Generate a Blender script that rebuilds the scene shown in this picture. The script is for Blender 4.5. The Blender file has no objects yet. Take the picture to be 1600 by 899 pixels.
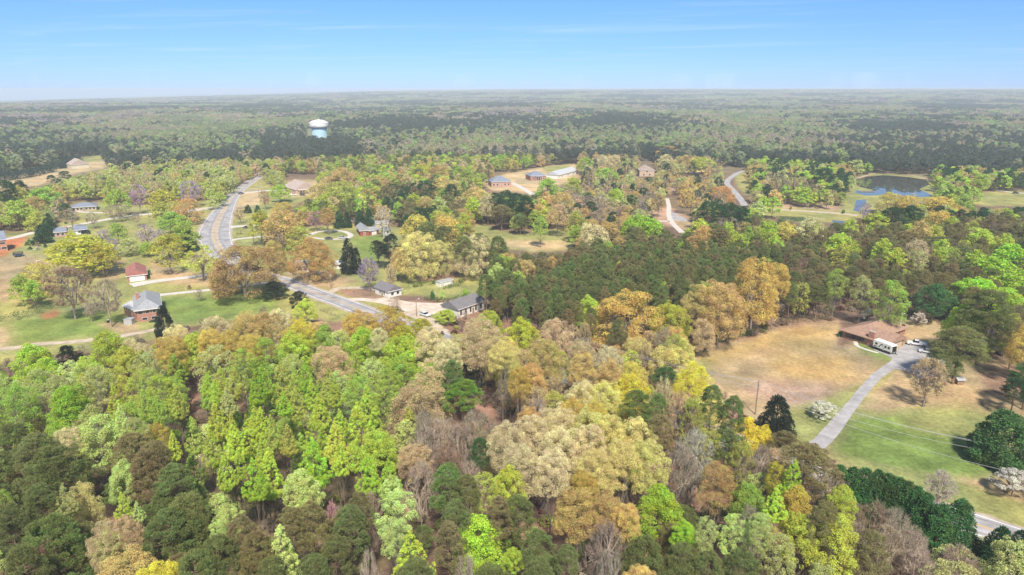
import bpy, math, random
import numpy as np
from mathutils import Vector, Matrix
R = math.radians
SC = bpy.context.scene
COL = SC.collection
# ------------------------------------------------------------ camera
FPX = 1067.0; PITCH = R(16.2); CAMH = 80.0
cd = bpy.data.cameras.new('camera'); cam = bpy.data.objects.new('camera', cd); COL.objects.link(cam)
cd.sensor_width = 36; cd.lens = 36 * FPX / 1600; cd.clip_start = 0.5; cd.clip_end = 40000
cam.location = (0, 0, CAMH); cam.rotation_euler = (math.pi / 2 - PITCH, 0, 0)
SC.camera = cam
# ------------------------------------------------------------ world and sun
SUN_EL, SUN_AZ = 50.0, 172.0      # azimuth clockwise from +Y (view direction)
w = bpy.data.worlds.new('World'); SC.world = w; w.use_nodes = True
nt = w.node_tree; nt.nodes.clear()
out = nt.nodes.new('ShaderNodeOutputWorld'); bg = nt.nodes.new('ShaderNodeBackground')
sky = nt.nodes.new('ShaderNodeTexSky'); sky.sky_type = 'NISHITA'; sky.sun_disc = False
sky.sun_elevation = R(SUN_EL); sky.sun_rotation = R(SUN_AZ)
sky.altitude = 300; sky.air_density = 0.6; sky.dust_density = 0.15; sky.ozone_density = 2.2
bg.inputs['Strength'].default_value = 0.100
# thin high cloud wisps: stretched noise over the sky directions
tc = nt.nodes.new('ShaderNodeTexCoord')
sep = nt.nodes.new('ShaderNodeSeparateXYZ'); nt.links.new(tc.outputs['Generated'], sep.inputs[0])
def wmath(op, a, b=None, clamp=False):
    n = nt.nodes.new('ShaderNodeMath'); n.operation = op; n.use_clamp = clamp
    for i, v in enumerate((a, b)):
        if v is None: continue
        if isinstance(v, (int, float)): n.inputs[i].default_value = v
        else: nt.links.new(v, n.inputs[i])
    return n.outputs[0]
zc = wmath('MAXIMUM', sep.outputs['Z'], 0.02)
cx = wmath('DIVIDE', sep.outputs['X'], zc); cy = wmath('DIVIDE', sep.outputs['Y'], zc)
cmb = nt.nodes.new('ShaderNodeCombineXYZ')
nt.links.new(wmath('MULTIPLY', cx, 0.16), cmb.inputs[0]); nt.links.new(wmath('MULTIPLY', wmath('ADD', cy, wmath('MULTIPLY', cx, 0.35)), 0.55), cmb.inputs[1])
nz = nt.nodes.new('ShaderNodeTexNoise'); nz.inputs['Scale'].default_value = 1.1; nz.inputs['Detail'].default_value = 7
nz.inputs['Roughness'].default_value = 0.62; nz.inputs['Distortion'].default_value = 0.6
nt.links.new(cmb.outputs[0], nz.inputs['Vector'])
cr = nt.nodes.new('ShaderNodeValToRGB'); nt.links.new(nz.outputs[0], cr.inputs[0])
cr.color_ramp.elements[0].position = 0.53; cr.color_ramp.elements[0].color = (0, 0, 0, 1)
cr.color_ramp.elements[1].position = 0.80; cr.color_ramp.elements[1].color = (0.42, 0.42, 0.42, 1)
mx = nt.nodes.new('ShaderNodeMix'); mx.data_type = 'RGBA'
nt.links.new(cr.outputs[0], mx.inputs[0]); mx.inputs[7].default_value = (4.0, 4.6, 5.1, 1)
nt.links.new(mx.outputs[2], bg.inputs['Color'])
tn_ = nt.nodes.new('ShaderNodeMix'); tn_.data_type = 'RGBA'; tn_.blend_type = 'MULTIPLY'; tn_.inputs[0].default_value = 1
zr = nt.nodes.new('ShaderNodeValToRGB'); nt.links.new(sep.outputs['Z'], zr.inputs[0])
zr.color_ramp.elements[0].position = 0.0; zr.color_ramp.elements[0].color = (0.35, 0.42, 0.66, 1)
zr.color_ramp.elements[1].position = 0.5; zr.color_ramp.elements[1].color = (0.95, 1.0, 1.0, 1)
e_ = zr.color_ramp.elements.new(0.12); e_.color = (0.44, 0.61, 0.74, 1)
nt.links.new(sky.outputs[0], tn_.inputs[6]); nt.links.new(zr.outputs[0], tn_.inputs[7]); nt.links.new(tn_.outputs[2], mx.inputs[6]); nt.links.new(bg.outputs[0], out.inputs[0])
sd = bpy.data.lights.new('sun', 'SUN'); sd.energy = 3.2; sd.angle = R(7); sd.color = (1.0, 0.92, 0.79)
sun = bpy.data.objects.new('sun', sd); COL.objects.link(sun)
_az, _el = R(SUN_AZ), R(SUN_EL)
sdir = Vector((math.sin(_az) * math.cos(_el), math.cos(_az) * math.cos(_el), math.sin(_el)))
sun.rotation_euler = sdir.to_track_quat('Z', 'Y').to_euler()
# ------------------------------------------------------------ view, render
SC.view_settings.view_transform = 'Standard'; SC.view_settings.look = 'None'
SC.view_settings.exposure = 1.04; SC.view_settings.gamma = 1
cy_ = SC.cycles
cy_.max_bounces = 6; cy_.diffuse_bounces = 3; cy_.glossy_bounces = 2; cy_.transmission_bounces = 3
cy_.volume_bounces = 1; cy_.transparent_max_bounces = 6
cy_.use_denoising = True
try: cy_.denoiser = 'OPENIMAGEDENOISE'; cy_.denoising_input_passes = 'RGB_ALBEDO_NORMAL'
except Exception: pass
HAZE_DENSITY = 1.75e-4
HAZE_COLOR = (0.82, 0.91, 1.0, 1)

# ------------------------------------------------------------ helpers
SP, CP = math.sin(PITCH), math.cos(PITCH)
def ray(px, py):
    dx = (px - 800) / FPX; dy = (449.5 - py) / FPX
    return dx, CP + dy * SP, -SP + dy * CP
def P(px, py, z=0.0):
    x, y, zz = ray(px, py)
    t = (z - CAMH) / zz
    return Vector((x * t, y * t, z))
def proj(x, y, z):
    """world to photo pixels, works on arrays"""
    yy = y * CP - (z - CAMH) * SP
    uu = y * SP + (z - CAMH) * CP
    return 800 + FPX * x / yy, 449.5 - FPX * uu / yy, yy
def tag(o, label=None, cat=None, group=None, kind=None):
    if label: o['label'] = label
    if cat: o['category'] = cat
    if group: o['group'] = group
    if kind: o['kind'] = kind
    return o
def empty(name, loc, rz=0.0):
    o = bpy.data.objects.new(name, None); COL.objects.link(o)
    o.location = loc; o.rotation_euler = (0, 0, rz); o.empty_display_size = 0.5
    return o
def np_mesh(name, V, F, mats=(), midx=None, smooth=False, attrs=None):
    """V (n,3); F (m,k) array of equal polygons or list of arrays"""
    me = bpy.data.meshes.new(name)
    Fs = F if isinstance(F, list) else [F]
    Fs = [f for f in Fs if len(f)]
    V = np.asarray(V, dtype=np.float32)
    me.vertices.add(len(V)); me.vertices.foreach_set('co', V.ravel())
    loops = np.concatenate([f.ravel() for f in Fs]).astype(np.int32)
    tot = np.concatenate([np.full(len(f), f.shape[1], dtype=np.int32) for f in Fs])
    start = np.concatenate([[0], np.cumsum(tot)[:-1]]).astype(np.int32)
    me.loops.add(len(loops)); me.loops.foreach_set('vertex_index', loops)
    me.polygons.add(len(tot)); me.polygons.foreach_set('loop_start', start)
    try: me.polygons.foreach_set('loop_total', tot)
    except Exception: pass
    for m in mats: me.materials.append(m)
    if midx is not None: me.polygons.foreach_set('material_index', np.asarray(midx, dtype=np.int32))
    me.update(calc_edges=True)
    me.polygons.foreach_set('use_smooth', np.full(len(tot), bool(smooth)))
    for an, (typ, dom, dat) in (attrs or {}).items():
        a = me.attributes.new(an, typ, dom)
        a.data.foreach_set({'FLOAT': 'value', 'INT': 'value', 'FLOAT_VECTOR': 'vector', 'FLOAT_COLOR': 'color'}[typ], np.asarray(dat).ravel())
    me.validate()
    return me
def link(name, me, parent=None, color=None):
    o = bpy.data.objects.new(name, me); COL.objects.link(o)
    if parent is not None: o.parent = parent
    if color is not None: o.color = (*color, 1)
    return o
class MB:
    """collects boxes, prisms, tubes into one mesh"""
    def __init__(s): s.v = []; s.f = []
    def add(s, vs, fs):
        n = len(s.v); s.v += [tuple(v) for v in vs]; s.f += [tuple(n + i for i in f) for f in fs]; return s
    def box(s, x0, x1, y0, y1, z0, z1):
        return s.add([(x0,y0,z0),(x1,y0,z0),(x1,y1,z0),(x0,y1,z0),(x0,y0,z1),(x1,y0,z1),(x1,y1,z1),(x0,y1,z1)],
                     [(3,2,1,0),(4,5,6,7),(0,1,5,4),(1,2,6,5),(2,3,7,6),(3,0,4,7)])
    def prism(s, pts, y0, y1):
        """profile pts in XZ extruded along Y"""
        n = len(pts)
        vs = [(x, y0, z) for x, z in pts] + [(x, y1, z) for x, z in pts]
        fs = [tuple(range(n)), tuple(range(2 * n - 1, n - 1, -1))] + [(i, i + n, (i + 1) % n + n, (i + 1) % n) for i in range(n)]
        return s.add(vs, fs)
    def poly(s, pts, z0, z1):
        n = len(pts)
        vs = [(x, y, z0) for x, y in pts] + [(x, y, z1) for x, y in pts]
        fs = [tuple(range(n - 1, -1, -1)), tuple(range(n, 2 * n))] + [(i, (i + 1) % n, (i + 1) % n + n, i + n) for i in range(n)]
        return s.add(vs, fs)
    def tube(s, p0, p1, r0, r1=None, n=8, caps=True):
        r1 = r0 if r1 is None else r1
        p0, p1 = Vector(p0), Vector(p1); d = (p1 - p0).normalized()
        a = d.orthogonal().normalized(); b = d.cross(a)
        vs = []
        for p, r in ((p0, r0), (p1, r1)):
            for i in range(n):
                t = 2 * math.pi * i / n; vs.append(p + (a * math.cos(t) + b * math.sin(t)) * r)
        fs = [(i, (i + 1) % n, (i + 1) % n + n, i + n) for i in range(n)]
        if caps: fs += [tuple(range(n - 1, -1, -1)), tuple(range(n, 2 * n))]
        return s.add(vs, fs)
    def lathe(s, prof, n=32):
        vs = []; fs = []
        for r, z in prof:
            for i in range(n):
                t = 2 * math.pi * i / n; vs.append((r * math.cos(t), r * math.sin(t), z))
        for k in range(len(prof) - 1):
            for i in range(n):
                j = (i + 1) % n; fs.append((k*n+i, k*n+j, (k+1)*n+j, (k+1)*n+i))
        return s.add(vs, fs)
    def build(s, name, mat, parent=None, loc=None, smooth=False):
        me = bpy.data.meshes.new(name); me.from_pydata(s.v, [], s.f); me.materials.append(mat); me.update()
        if smooth:
            for p in me.polygons: p.use_smooth = True
        o = bpy.data.objects.new(name, me); COL.objects.link(o)
        if parent is not None: o.parent = parent
        if loc is not None: o.location = loc
        return o
# smooth value noise for numpy, deterministic
def _hash(ix, iy, seed):
    h = (ix.astype(np.int64) * 374761393 + iy.astype(np.int64) * 668265263 + seed * 974634777) & 0x7fffffff
    h = ((h ^ (h >> 13)) * 1274126177) & 0x7fffffff
    return ((h ^ (h >> 16)) & 0xffff) / 65535.0
def vnoise(x, y, seed=0):
    x = np.asarray(x, float); y = np.asarray(y, float)
    ix, iy = np.floor(x), np.floor(y); fx, fy = x - ix, y - iy
    fx = fx * fx * (3 - 2 * fx); fy = fy * fy * (3 - 2 * fy)
    a = _hash(ix, iy, seed); b = _hash(ix + 1, iy, seed); c = _hash(ix, iy + 1, seed); d = _hash(ix + 1, iy + 1, seed)
    return (a * (1 - fx) + b * fx) * (1 - fy) + (c * (1 - fx) + d * fx) * fy
def fbm(x, y, seed=0, octv=4):
    s = 0; a = 0.5; t = 0
    for k in range(octv):
        s = s + a * vnoise(x, y, seed + k * 17); t += a; a *= 0.55; x = x * 2.03 + 7.1; y = y * 2.03 + 3.7
    return s / t
def in_poly(px, py, poly):
    px = np.asarray(px, float); py = np.asarray(py, float)
    ins = np.zeros(px.shape, bool); n = len(poly)
    for i in range(n):
        x0, y0 = poly[i]; x1, y1 = poly[(i + 1) % n]
        if y0 == y1: continue
        c = ((y0 > py) != (y1 > py)) & (px < (x1 - x0) * (py - y0) / (y1 - y0) + x0)
        ins ^= c
    return ins
# ------------------------------------------------------------ materials
def mat(name, col, rough=0.8, spec=0.3, noise=None, noise_scale=1.0, bump=0.0, metallic=0.0, col2=None):
    m = bpy.data.materials.new(name); m.use_nodes = True; t = m.node_tree
    b = t.nodes['Principled BSDF']
    b.inputs['Base Color'].default_value = (*col, 1); b.inputs['Roughness'].default_value = rough
    b.inputs['Specular IOR Level'].default_value = spec; b.inputs['Metallic'].default_value = metallic
    if noise:
        tcn = t.nodes.new('ShaderNodeTexCoord'); n = t.nodes.new('ShaderNodeTexNoise')
        n.inputs['Scale'].default_value = noise_scale; n.inputs['Detail'].default_value = 6
        t.links.new(tcn.outputs['Object'], n.inputs['Vector'])
        rmp = t.nodes.new('ShaderNodeValToRGB'); t.links.new(n.outputs[0], rmp.inputs[0])
        c2 = col2 or tuple(c * (1 - noise) for c in col)
        rmp.color_ramp.elements[0].position = 0.3; rmp.color_ramp.elements[0].color = (*c2, 1)
        rmp.color_ramp.elements[1].position = 0.7; rmp.color_ramp.elements[1].color = (*[min(1, c * (1 + noise * 0.5)) for c in col], 1)
        t.links.new(rmp.outputs[0], b.inputs['Base Color'])
        if bump:
            bp = t.nodes.new('ShaderNodeBump'); bp.inputs['Strength'].default_value = bump
            t.links.new(n.outputs[0], bp.inputs['Height']); t.links.new(bp.outputs[0], b.inputs['Normal'])
    return m
def brick_mat(name, c1, c2, mortar=(0.45, 0.42, 0.38), scale=4.0):
    m = bpy.data.materials.new(name); m.use_nodes = True; t = m.node_tree; b = t.nodes['Principled BSDF']
    tcn = t.nodes.new('ShaderNodeTexCoord'); sp = t.nodes.new('ShaderNodeSeparateXYZ'); t.links.new(tcn.outputs['Object'], sp.inputs[0])
    ad = t.nodes.new('ShaderNodeMath'); ad.operation = 'ADD'; t.links.new(sp.outputs[0], ad.inputs[0]); t.links.new(sp.outputs[1], ad.inputs[1])
    cb = t.nodes.new('ShaderNodeCombineXYZ'); t.links.new(ad.outputs[0], cb.inputs[0]); t.links.new(sp.outputs[2], cb.inputs[1])
    br = t.nodes.new('ShaderNodeTexBrick'); br.inputs['Scale'].default_value = scale
    br.inputs['Color1'].default_value = (*c1, 1); br.inputs['Color2'].default_value = (*c2, 1); br.inputs['Mortar'].default_value = (*mortar, 1)
    br.inputs['Mortar Size'].default_value = 0.015
    t.links.new(cb.outputs[0], br.inputs['Vector'])
    nzn = t.nodes.new('ShaderNodeTexNoise'); nzn.inputs['Scale'].default_value = 1.3; t.links.new(tcn.outputs['Object'], nzn.inputs['Vector'])
    mp = t.nodes.new('ShaderNodeMapRange'); mp.inputs['To Min'].default_value = 0.7; mp.inputs['To Max'].default_value = 1.25; t.links.new(nzn.outputs[0], mp.inputs[0])
    mm = t.nodes.new('ShaderNodeMix'); mm.data_type = 'RGBA'; mm.blend_type = 'MULTIPLY'; mm.inputs[0].default_value = 1
    t.links.new(br.outputs[0], mm.inputs[6]); t.links.new(mp.outputs[0], mm.inputs[7]); t.links.new(mm.outputs[2], b.inputs['Base Color'])
    b.inputs['Roughness'].default_value = 0.85; return m
def leaf_mat(name, src, transl=0.36):
    m = bpy.data.materials.new(name); m.use_nodes = True; t = m.node_tree; t.nodes.clear()
    o = t.nodes.new('ShaderNodeOutputMaterial')
    if src == 'object':
        c = t.nodes.new('ShaderNodeObjectInfo').outputs['Color']
    else:
        a = t.nodes.new('ShaderNodeAttribute'); a.attribute_type = 'INSTANCER'; a.attribute_name = 'tint'; c = a.outputs['Color']
    lv = t.nodes.new('ShaderNodeAttribute'); lv.attribute_name = 'lv'
    mp = t.nodes.new('ShaderNodeMapRange'); mp.inputs['To Min'].default_value = 0.66 if src == 'object' else 0.8; mp.inputs['To Max'].default_value = 1.34 if src == 'object' else 1.2
    t.links.new(lv.outputs['Fac'], mp.inputs[0])
    mm = t.nodes.new('ShaderNodeMix'); mm.data_type = 'RGBA'; mm.blend_type = 'MULTIPLY'; mm.inputs[0].default_value = 1
    t.links.new(c, mm.inputs[6]); t.links.new(mp.outputs[0], mm.inputs[7])
    tcn = t.nodes.new('ShaderNodeTexCoord'); nzz = t.nodes.new('ShaderNodeTexNoise'); nzz.inputs['Scale'].default_value = 0.42; nzz.inputs['Detail'].default_value = 3
    ofs = t.nodes.new('ShaderNodeVectorMath'); ofs.operation = 'ADD'; rn_ = t.nodes.new('ShaderNodeObjectInfo'); sc3 = t.nodes.new('ShaderNodeVectorMath'); sc3.operation = 'SCALE'
    sc3.inputs[0].default_value = (90, 70, 50); t.links.new(rn_.outputs['Random'], sc3.inputs['Scale']); t.links.new(tcn.outputs['Object'], ofs.inputs[0]); t.links.new(sc3.outputs[0], ofs.inputs[1]); t.links.new(ofs.outputs[0], nzz.inputs['Vector'])
    hs = t.nodes.new('ShaderNodeHueSaturation'); mh_ = t.nodes.new('ShaderNodeMapRange'); mh_.inputs['From Min'].default_value = .3; mh_.inputs['From Max'].default_value = .7; mh_.inputs['To Min'].default_value = .472; mh_.inputs['To Max'].default_value = .528
    mv_ = t.nodes.new('ShaderNodeMapRange'); mv_.inputs['From Min'].default_value = .3; mv_.inputs['From Max'].default_value = .7; mv_.inputs['To Min'].default_value = .78; mv_.inputs['To Max'].default_value = 1.15
    t.links.new(nzz.outputs[0], mh_.inputs[0]); t.links.new(nzz.outputs[0], mv_.inputs[0]); t.links.new(mh_.outputs[0], hs.inputs['Hue']); t.links.new(mv_.outputs[0], hs.inputs['Value']); t.links.new(mm.outputs[2], hs.inputs['Color']); mm = hs
    d = t.nodes.new('ShaderNodeBsdfDiffuse'); tr = t.nodes.new('ShaderNodeBsdfTranslucent'); mix = t.nodes.new('ShaderNodeMixShader')
    mix.inputs[0].default_value = transl
    t.links.new(mm.outputs[0], d.inputs[0]); t.links.new(mm.outputs[0], tr.inputs[0])
    t.links.new(d.outputs[0], mix.inputs[1]); t.links.new(tr.outputs[0], mix.inputs[2]); t.links.new(mix.outputs[0], o.inputs[0])
    return m
M_LEAF = leaf_mat('leaf', 'object'); M_LEAF_I = leaf_mat('forest_leaf', 'instancer')
def bark_mat(name, obj):
    m = bpy.data.materials.new(name); m.use_nodes = True; t = m.node_tree; b = t.nodes['Principled BSDF']
    b.inputs['Roughness'].default_value = 0.9; b.inputs['Specular IOR Level'].default_value = 0.15
    if obj: t.links.new(t.nodes.new('ShaderNodeObjectInfo').outputs['Color'], b.inputs['Base Color'])
    else: b.inputs['Base Color'].default_value = (0.13, 0.10, 0.08, 1)
    return m
M_BARK = bark_mat('bark', True); M_BARK_I = bark_mat('forest_bark', False)
# ------------------------------------------------------------ tree shapes
def unit(v): return v / np.maximum(np.linalg.norm(v, axis=1, keepdims=True), 1e-9)
def leaf_quads(rng, C, N, size, aspect=1.0, jit=0.8, jsize=0.4, shape='rhomb'):
    """leaf faces at C facing roughly N"""
    n = len(C)
    nn = unit(N + rng.normal(0, jit, (n, 3)))
    a = unit(np.cross(nn, rng.normal(0, 1, (n, 3)))); b = np.cross(nn, a)
    s = size * (1 + jsize * rng.uniform(-1, 1, (n, 1)))
    A = a * s * 0.5; B = b * s * 0.5 * aspect
    V = np.stack([C - A, C - B * 0.8, C + A, C + B], axis=1).reshape(-1, 3)
    F = np.arange(4 * n).reshape(n, 4)
    return V, F
def needles(rng, C, N, size, width, jit=0.7):
    n = len(C); d = unit(N + rng.normal(0, jit, (n, 3)))
    a = unit(np.cross(d, rng.normal(0, 1, (n, 3))))
    L = size * rng.uniform(0.7, 1.3, (n, 1))
    V = np.stack([C - a * width / 2, C + a * width / 2, C + d * L + a * width * 0.3, C + d * L - a * width * 0.3], axis=1).reshape(-1, 3)
    return V, np.arange(4 * n).reshape(n, 4)
def tubes(segs, sides=5):
    """segs: list of (p0,p1,r0,r1) -> arrays"""
    s = np.array([(*p0, *p1, r0, r1) for p0, p1, r0, r1 in segs], float)
    p0, p1, r0, r1 = s[:, :3], s[:, 3:6], s[:, 6], s[:, 7]
    d = unit(p1 - p0); ref = np.where(np.abs(d[:, 2:3]) > 0.9, np.array([[1., 0, 0]]), np.array([[0, 0, 1.]]))
    a = unit(np.cross(d, ref)); b = np.cross(d, a)
    V = []
    for p, r in ((p0, r0), (p1, r1)):
        for i in range(sides):
            t = 2 * math.pi * i / sides
            V.append(p + (a * math.cos(t) + b * math.sin(t)) * r[:, None])
    V = np.stack(V, axis=1).reshape(-1, 3); n = len(s); k = 2 * sides
    base = (np.arange(n) * k)[:, None]
    F = np.concatenate([base + np.array([[i, (i + 1) % sides, (i + 1) % sides + sides, i + sides]]) for i in range(sides)])
    return V, F
def limb(rng, p0, p1, r0, r1, n=4, wob=0.08, up=0.25):
    p0 = np.array(p0, float); p1 = np.array(p1, float); L = np.linalg.norm(p1 - p0); pts = [p0]
    for i in range(1, n + 1):
        t = i / n; q = p0 + (p1 - p0) * t; q = q + np.array([0, 0, -up * L * math.sin(math.pi * t) * 0.5])
        if i < n: q = q + rng.normal(0, wob * L * 0.4, 3)
        pts.append(q)
    return [(pts[i], pts[i + 1], r0 + (r1 - r0) * i / n, r0 + (r1 - r0) * (i + 1) / n) for i in range(n)]
SPEC = {}   # species -> (H, R) nominal
def clump_leaves(rng, cc, rad, flat, nleaf, size, center, jit, kind='leaf', hemi=0.15, ln=0.35):
    """cc (m,3) clump centres, rad (m,) radius, leaves spread over each clump's outer surface"""
    m = len(cc); per = np.maximum(3, (nleaf * rad ** 2 / np.sum(rad ** 2)).astype(int))
    idx = np.repeat(np.arange(m), per); n = len(idx)
    outd = unit(cc - center)
    d = unit(rng.normal(0, 1, (n, 3)) + outd[idx] * 0.55 + np.array([0, 0, 0.35]))
    rr = rad[idx][:, None] * (0.72 + 0.34 * rng.uniform(0, 1, (n, 1)) ** 0.6)
    C = cc[idx] + d * rr * np.array([1, 1, flat])
    N = d
    cl = rng.uniform(0, 1, m)[idx]
    if kind == 'needle': V, F = needles(rng, C, N * 0.8 + np.array([0, 0, 0.5]), size, size * ln, jit)
    else: V, F = leaf_quads(rng, C, N, size, 0.8, jit)
    lv = np.clip(0.5 + 0.22 * (cl - 0.5) + rng.normal(0, 0.22, n), 0, 1)
    return V, F, np.repeat(lv, 4)
def tree_shape(species, seed, lod):
    """returns crown (V,F,lv) and trunk (V,F)"""
    rng = np.random.default_rng(seed * 131 + len(species) * 7 + ord(species[0]))
    k = {0: 1.0, 1: 0.19, 2: 0.04}[lod]; sz = {0: 1.0, 1: 2.1, 2: 4.4}[lod]
    ck = {0: 1.0, 1: 0.7, 2: 0.30}[lod]
    segs = []
    if species == 'poplar':
        H, Rr = 24., 4.3; base = 0.25 * H
        m = int(240 * ck); t = rng.uniform(0, 1, m) ** 1.25; th = rng.uniform(0, 2 * math.pi, m)
        ph = rng.uniform(0, 6.28, 3)
        prof = np.minimum(1, (t / 0.22) ** 0.6) * (1 - t ** 1.1) ** 0.82 * (1 + 0.16 * np.sin(2 * th + ph[0]) + 0.12 * np.sin(3 * th + ph[1] + 5 * t))
        prof = prof / 0.86
        rr = Rr * prof * np.where(rng.uniform(0, 1, m) < 0.75, rng.uniform(0.78, 1.02, m), rng.uniform(0.2, 0.7, m))
        cc = np.stack([rr * np.cos(th), rr * np.sin(th), base + (H - base) * t * 0.97], 1)
        rad = rng.uniform(0.40, 0.70, m) * (1.15 - 0.5 * t) * (1 + (1 - ck) * 0.5)
        V, F, lv = clump_leaves(rng, cc, rad, 1.25, 26000 * k, 0.225 * sz, np.array([0, 0, H * 0.35]), 0.75)
        tip = np.array([rng.normal(0, .3), rng.normal(0, .3), H * 0.94])
        segs += limb(rng, (0, 0, 0), tip, 0.26, 0.04, 6, 0.01, 0)
        for j in rng.choice(m, int(34 * ck), replace=False):
            z = max(base * 0.6, cc[j][2] - 1.2 * math.hypot(*cc[j][:2]) - 0.8)
            segs += limb(rng, (0, 0, z), cc[j], 0.09, 0.02, 2, 0.03, 0.1)
    elif species in ('oak', 'dome'):
        H, Rr = 18., 6.5
        depth = 0.70 if species == 'oak' else 0.84
        c0 = H * (1 - depth) + 0.10 * H; m = int(185 * ck)
        ph = rng.uniform(0, 6.28, 4)
        u = rng.uniform(-0.42, 1, m); th = rng.uniform(0, 2 * math.pi, m)
        s = np.sqrt(np.clip(1 - u * u, 0.02, 1)); lob = 1 + 0.13 * np.sin(2 * th + ph[0]) + 0.10 * np.sin(3 * th + ph[1]) + 0.08 * np.sin(5 * th + 3 * u + ph[2])
        sh = np.where(rng.uniform(0, 1, m) < 0.8, rng.uniform(0.84, 1.0, m), rng.uniform(0.35, 0.8, m))
        cc = np.stack([Rr * s * lob * np.cos(th) * sh, Rr * s * lob * np.sin(th) * sh, c0 + (H - c0) * u * (1 + 0.07 * np.sin(4 * th + ph[3])) * sh], 1)
        rad = rng.uniform(0.85, 1.6, m) * (1 + (1 - ck) * 0.45)
        V, F, lv = clump_leaves(rng, cc, rad, 0.9, 33000 * k, 0.235 * sz, np.array([0, 0, c0 * 0.8]), 0.7)
        fork = np.array([rng.normal(0, .2), rng.normal(0, .2), H * 0.22])
        segs += limb(rng, (0, 0, 0), fork, 0.42, 0.34, 2, 0.02, 0)
        mains = []
        for q in range(6 if lod < 2 else 3):
            a = q * 6.28 / 6 + rng.uniform(-.4, .4); e = fork + np.array([math.cos(a) * Rr * .42, math.sin(a) * Rr * .42, H * rng.uniform(.26, .42)])
            segs += limb(rng, fork, e, 0.22, 0.12, 3, 0.06, 0.15); mains.append(e)
        mains = np.array(mains)
        for j in rng.choice(m, int(60 * ck * ck), replace=False):
            e = mains[np.argmin(np.linalg.norm(mains - cc[j], axis=1))]
            segs += limb(rng, e + rng.normal(0, .3, 3), cc[j], 0.10, 0.025, 2, 0.05, 0.1)
    elif species == 'round':      # light green full rounded crown
        H, Rr = 18., 5.0; c0 = H * 0.53; m = int(170 * ck); ph = rng.uniform(0, 6.28, 3)
        d = unit(rng.normal(0, 1, (m, 3))); d[:, 2] = np.where(d[:, 2] < -0.6, -d[:, 2], d[:, 2]); d = unit(d)
        th = np.arctan2(d[:, 1], d[:, 0]); sh = np.where(rng.uniform(0, 1, m) < 0.75, rng.uniform(0.82, 1.02, m), rng.uniform(0.3, 0.8, m))
        lob = (1 + 0.14 * np.sin(2 * th + ph[0]) + 0.10 * np.sin(3 * th + ph[1])) * np.where(d[:, 2] > 0, 1 - 0.22 * d[:, 2], 1)
        cc = np.stack([Rr * d[:, 0] * lob * sh, Rr * d[:, 1] * lob * sh, c0 + (H - c0) * d[:, 2] * sh * 0.97], 1)
        rad = rng.uniform(0.6, 1.15, m) * (1 + (1 - ck) * 0.5)
        V, F, lv = clump_leaves(rng, cc, rad, 1.0, 26000 * k, 0.24 * sz, np.array([0, 0, H * 0.3]), 0.8)
        segs += limb(rng, (0, 0, 0), (0.2, 0.1, H * 0.75), 0.27, 0.07, 5, 0.02, 0)
        for j in rng.choice(m, int(34 * ck), replace=False):
            z = max(H * 0.16, min(H * .7, cc[j][2] - 0.9 * math.hypot(*cc[j][:2]) - .5))
            segs += limb(rng, (0.05, 0.05, z), cc[j], 0.10, 0.02, 2, 0.05, 0.1)
    elif species == 'airy':       # thin new foliage, branches show
        H, Rr = 20., 4.3; m = int(120 * ck); t = rng.uniform(0, 1, m); th = rng.uniform(0, 6.28, m); ph = rng.uniform(0, 6.28, 2)
        prof = np.sin(math.pi * (0.14 + 0.80 * t)) ** 0.7 * (1 + 0.22 * np.sin(2 * th + ph[0]) + 0.16 * np.sin(3 * th + ph[1] + 4 * t))
        rr = Rr * prof * rng.uniform(0.45, 1.05, m) ** 0.6
        cc = np.stack([rr * np.cos(th), rr * np.sin(th), H * 0.26 + H * 0.72 * t], 1)
        rad = rng.uniform(0.5, 1.1, m) * (1 + (1 - ck) * 0.5)
        V, F, lv = clump_leaves(rng, cc, rad, 1.1, 12000 * k, 0.23 * sz, np.array([0, 0, H * 0.3]), 0.9)
        segs += limb(rng, (0, 0, 0), (0.2, 0.1, H * 0.9), 0.2, 0.03, 5, 0.03, 0)
        for j in rng.choice(m, int(60 * ck), replace=False):
            z = max(H * 0.14, cc[j][2] - 1.3 * math.hypot(*cc[j][:2]) - .5)
            segs += limb(rng, (0.1, 0.05, min(z, H * .85)), cc[j], 0.07, 0.015, 3, 0.05, 0.12)
    elif species == 'pine':
        pb = {0: .50, 1: .46, 2: .36}[lod]; H, Rr = 24., 4.2; m = int(185 * ck); ph = rng.uniform(0, 6.28, 3)
        t = rng.uniform(0, 1, m) ** 0.85; th = rng.uniform(0, 6.28, m)
        prof = np.sqrt(np.clip(1 - (t - 0.12) ** 2 / 0.80, 0.03, 1)) * (1 + 0.20 * np.sin(2 * th + ph[0]) + 0.14 * np.sin(3 * th + ph[1] + 3 * t))
        rr = Rr * prof * rng.uniform(0.45, 1.0, m) ** 0.5
        cc = np.stack([rr * np.cos(th), rr * np.sin(th), H * pb + H * (.97 - pb) * t], 1)
        rad = rng.uniform(0.38, 0.75, m) * (1 + (1 - ck) * 0.5)
        V, F, lv = clump_leaves(rng, cc, rad, 0.62, 20000 * k, 0.32 * sz ** .9, np.array([0, 0, H * 0.55]), 0.55, 'needle', ln={0: 0.22, 1: 0.30, 2: 0.42}[lod])
        tip = (rng.normal(0, .3), rng.normal(0, .3), H * 0.96)
        segs += limb(rng, (0, 0, 0), tip, 0.28, 0.05, 6, 0.008, 0)
        for j in rng.choice(m, int(46 * ck), replace=False):
            z = max(H * .5, cc[j][2] - 0.25 * math.hypot(*cc[j][:2]))
            segs += limb(rng, (0, 0, z), cc[j], 0.07, 0.02, 2, 0.04, 0.0)
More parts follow.
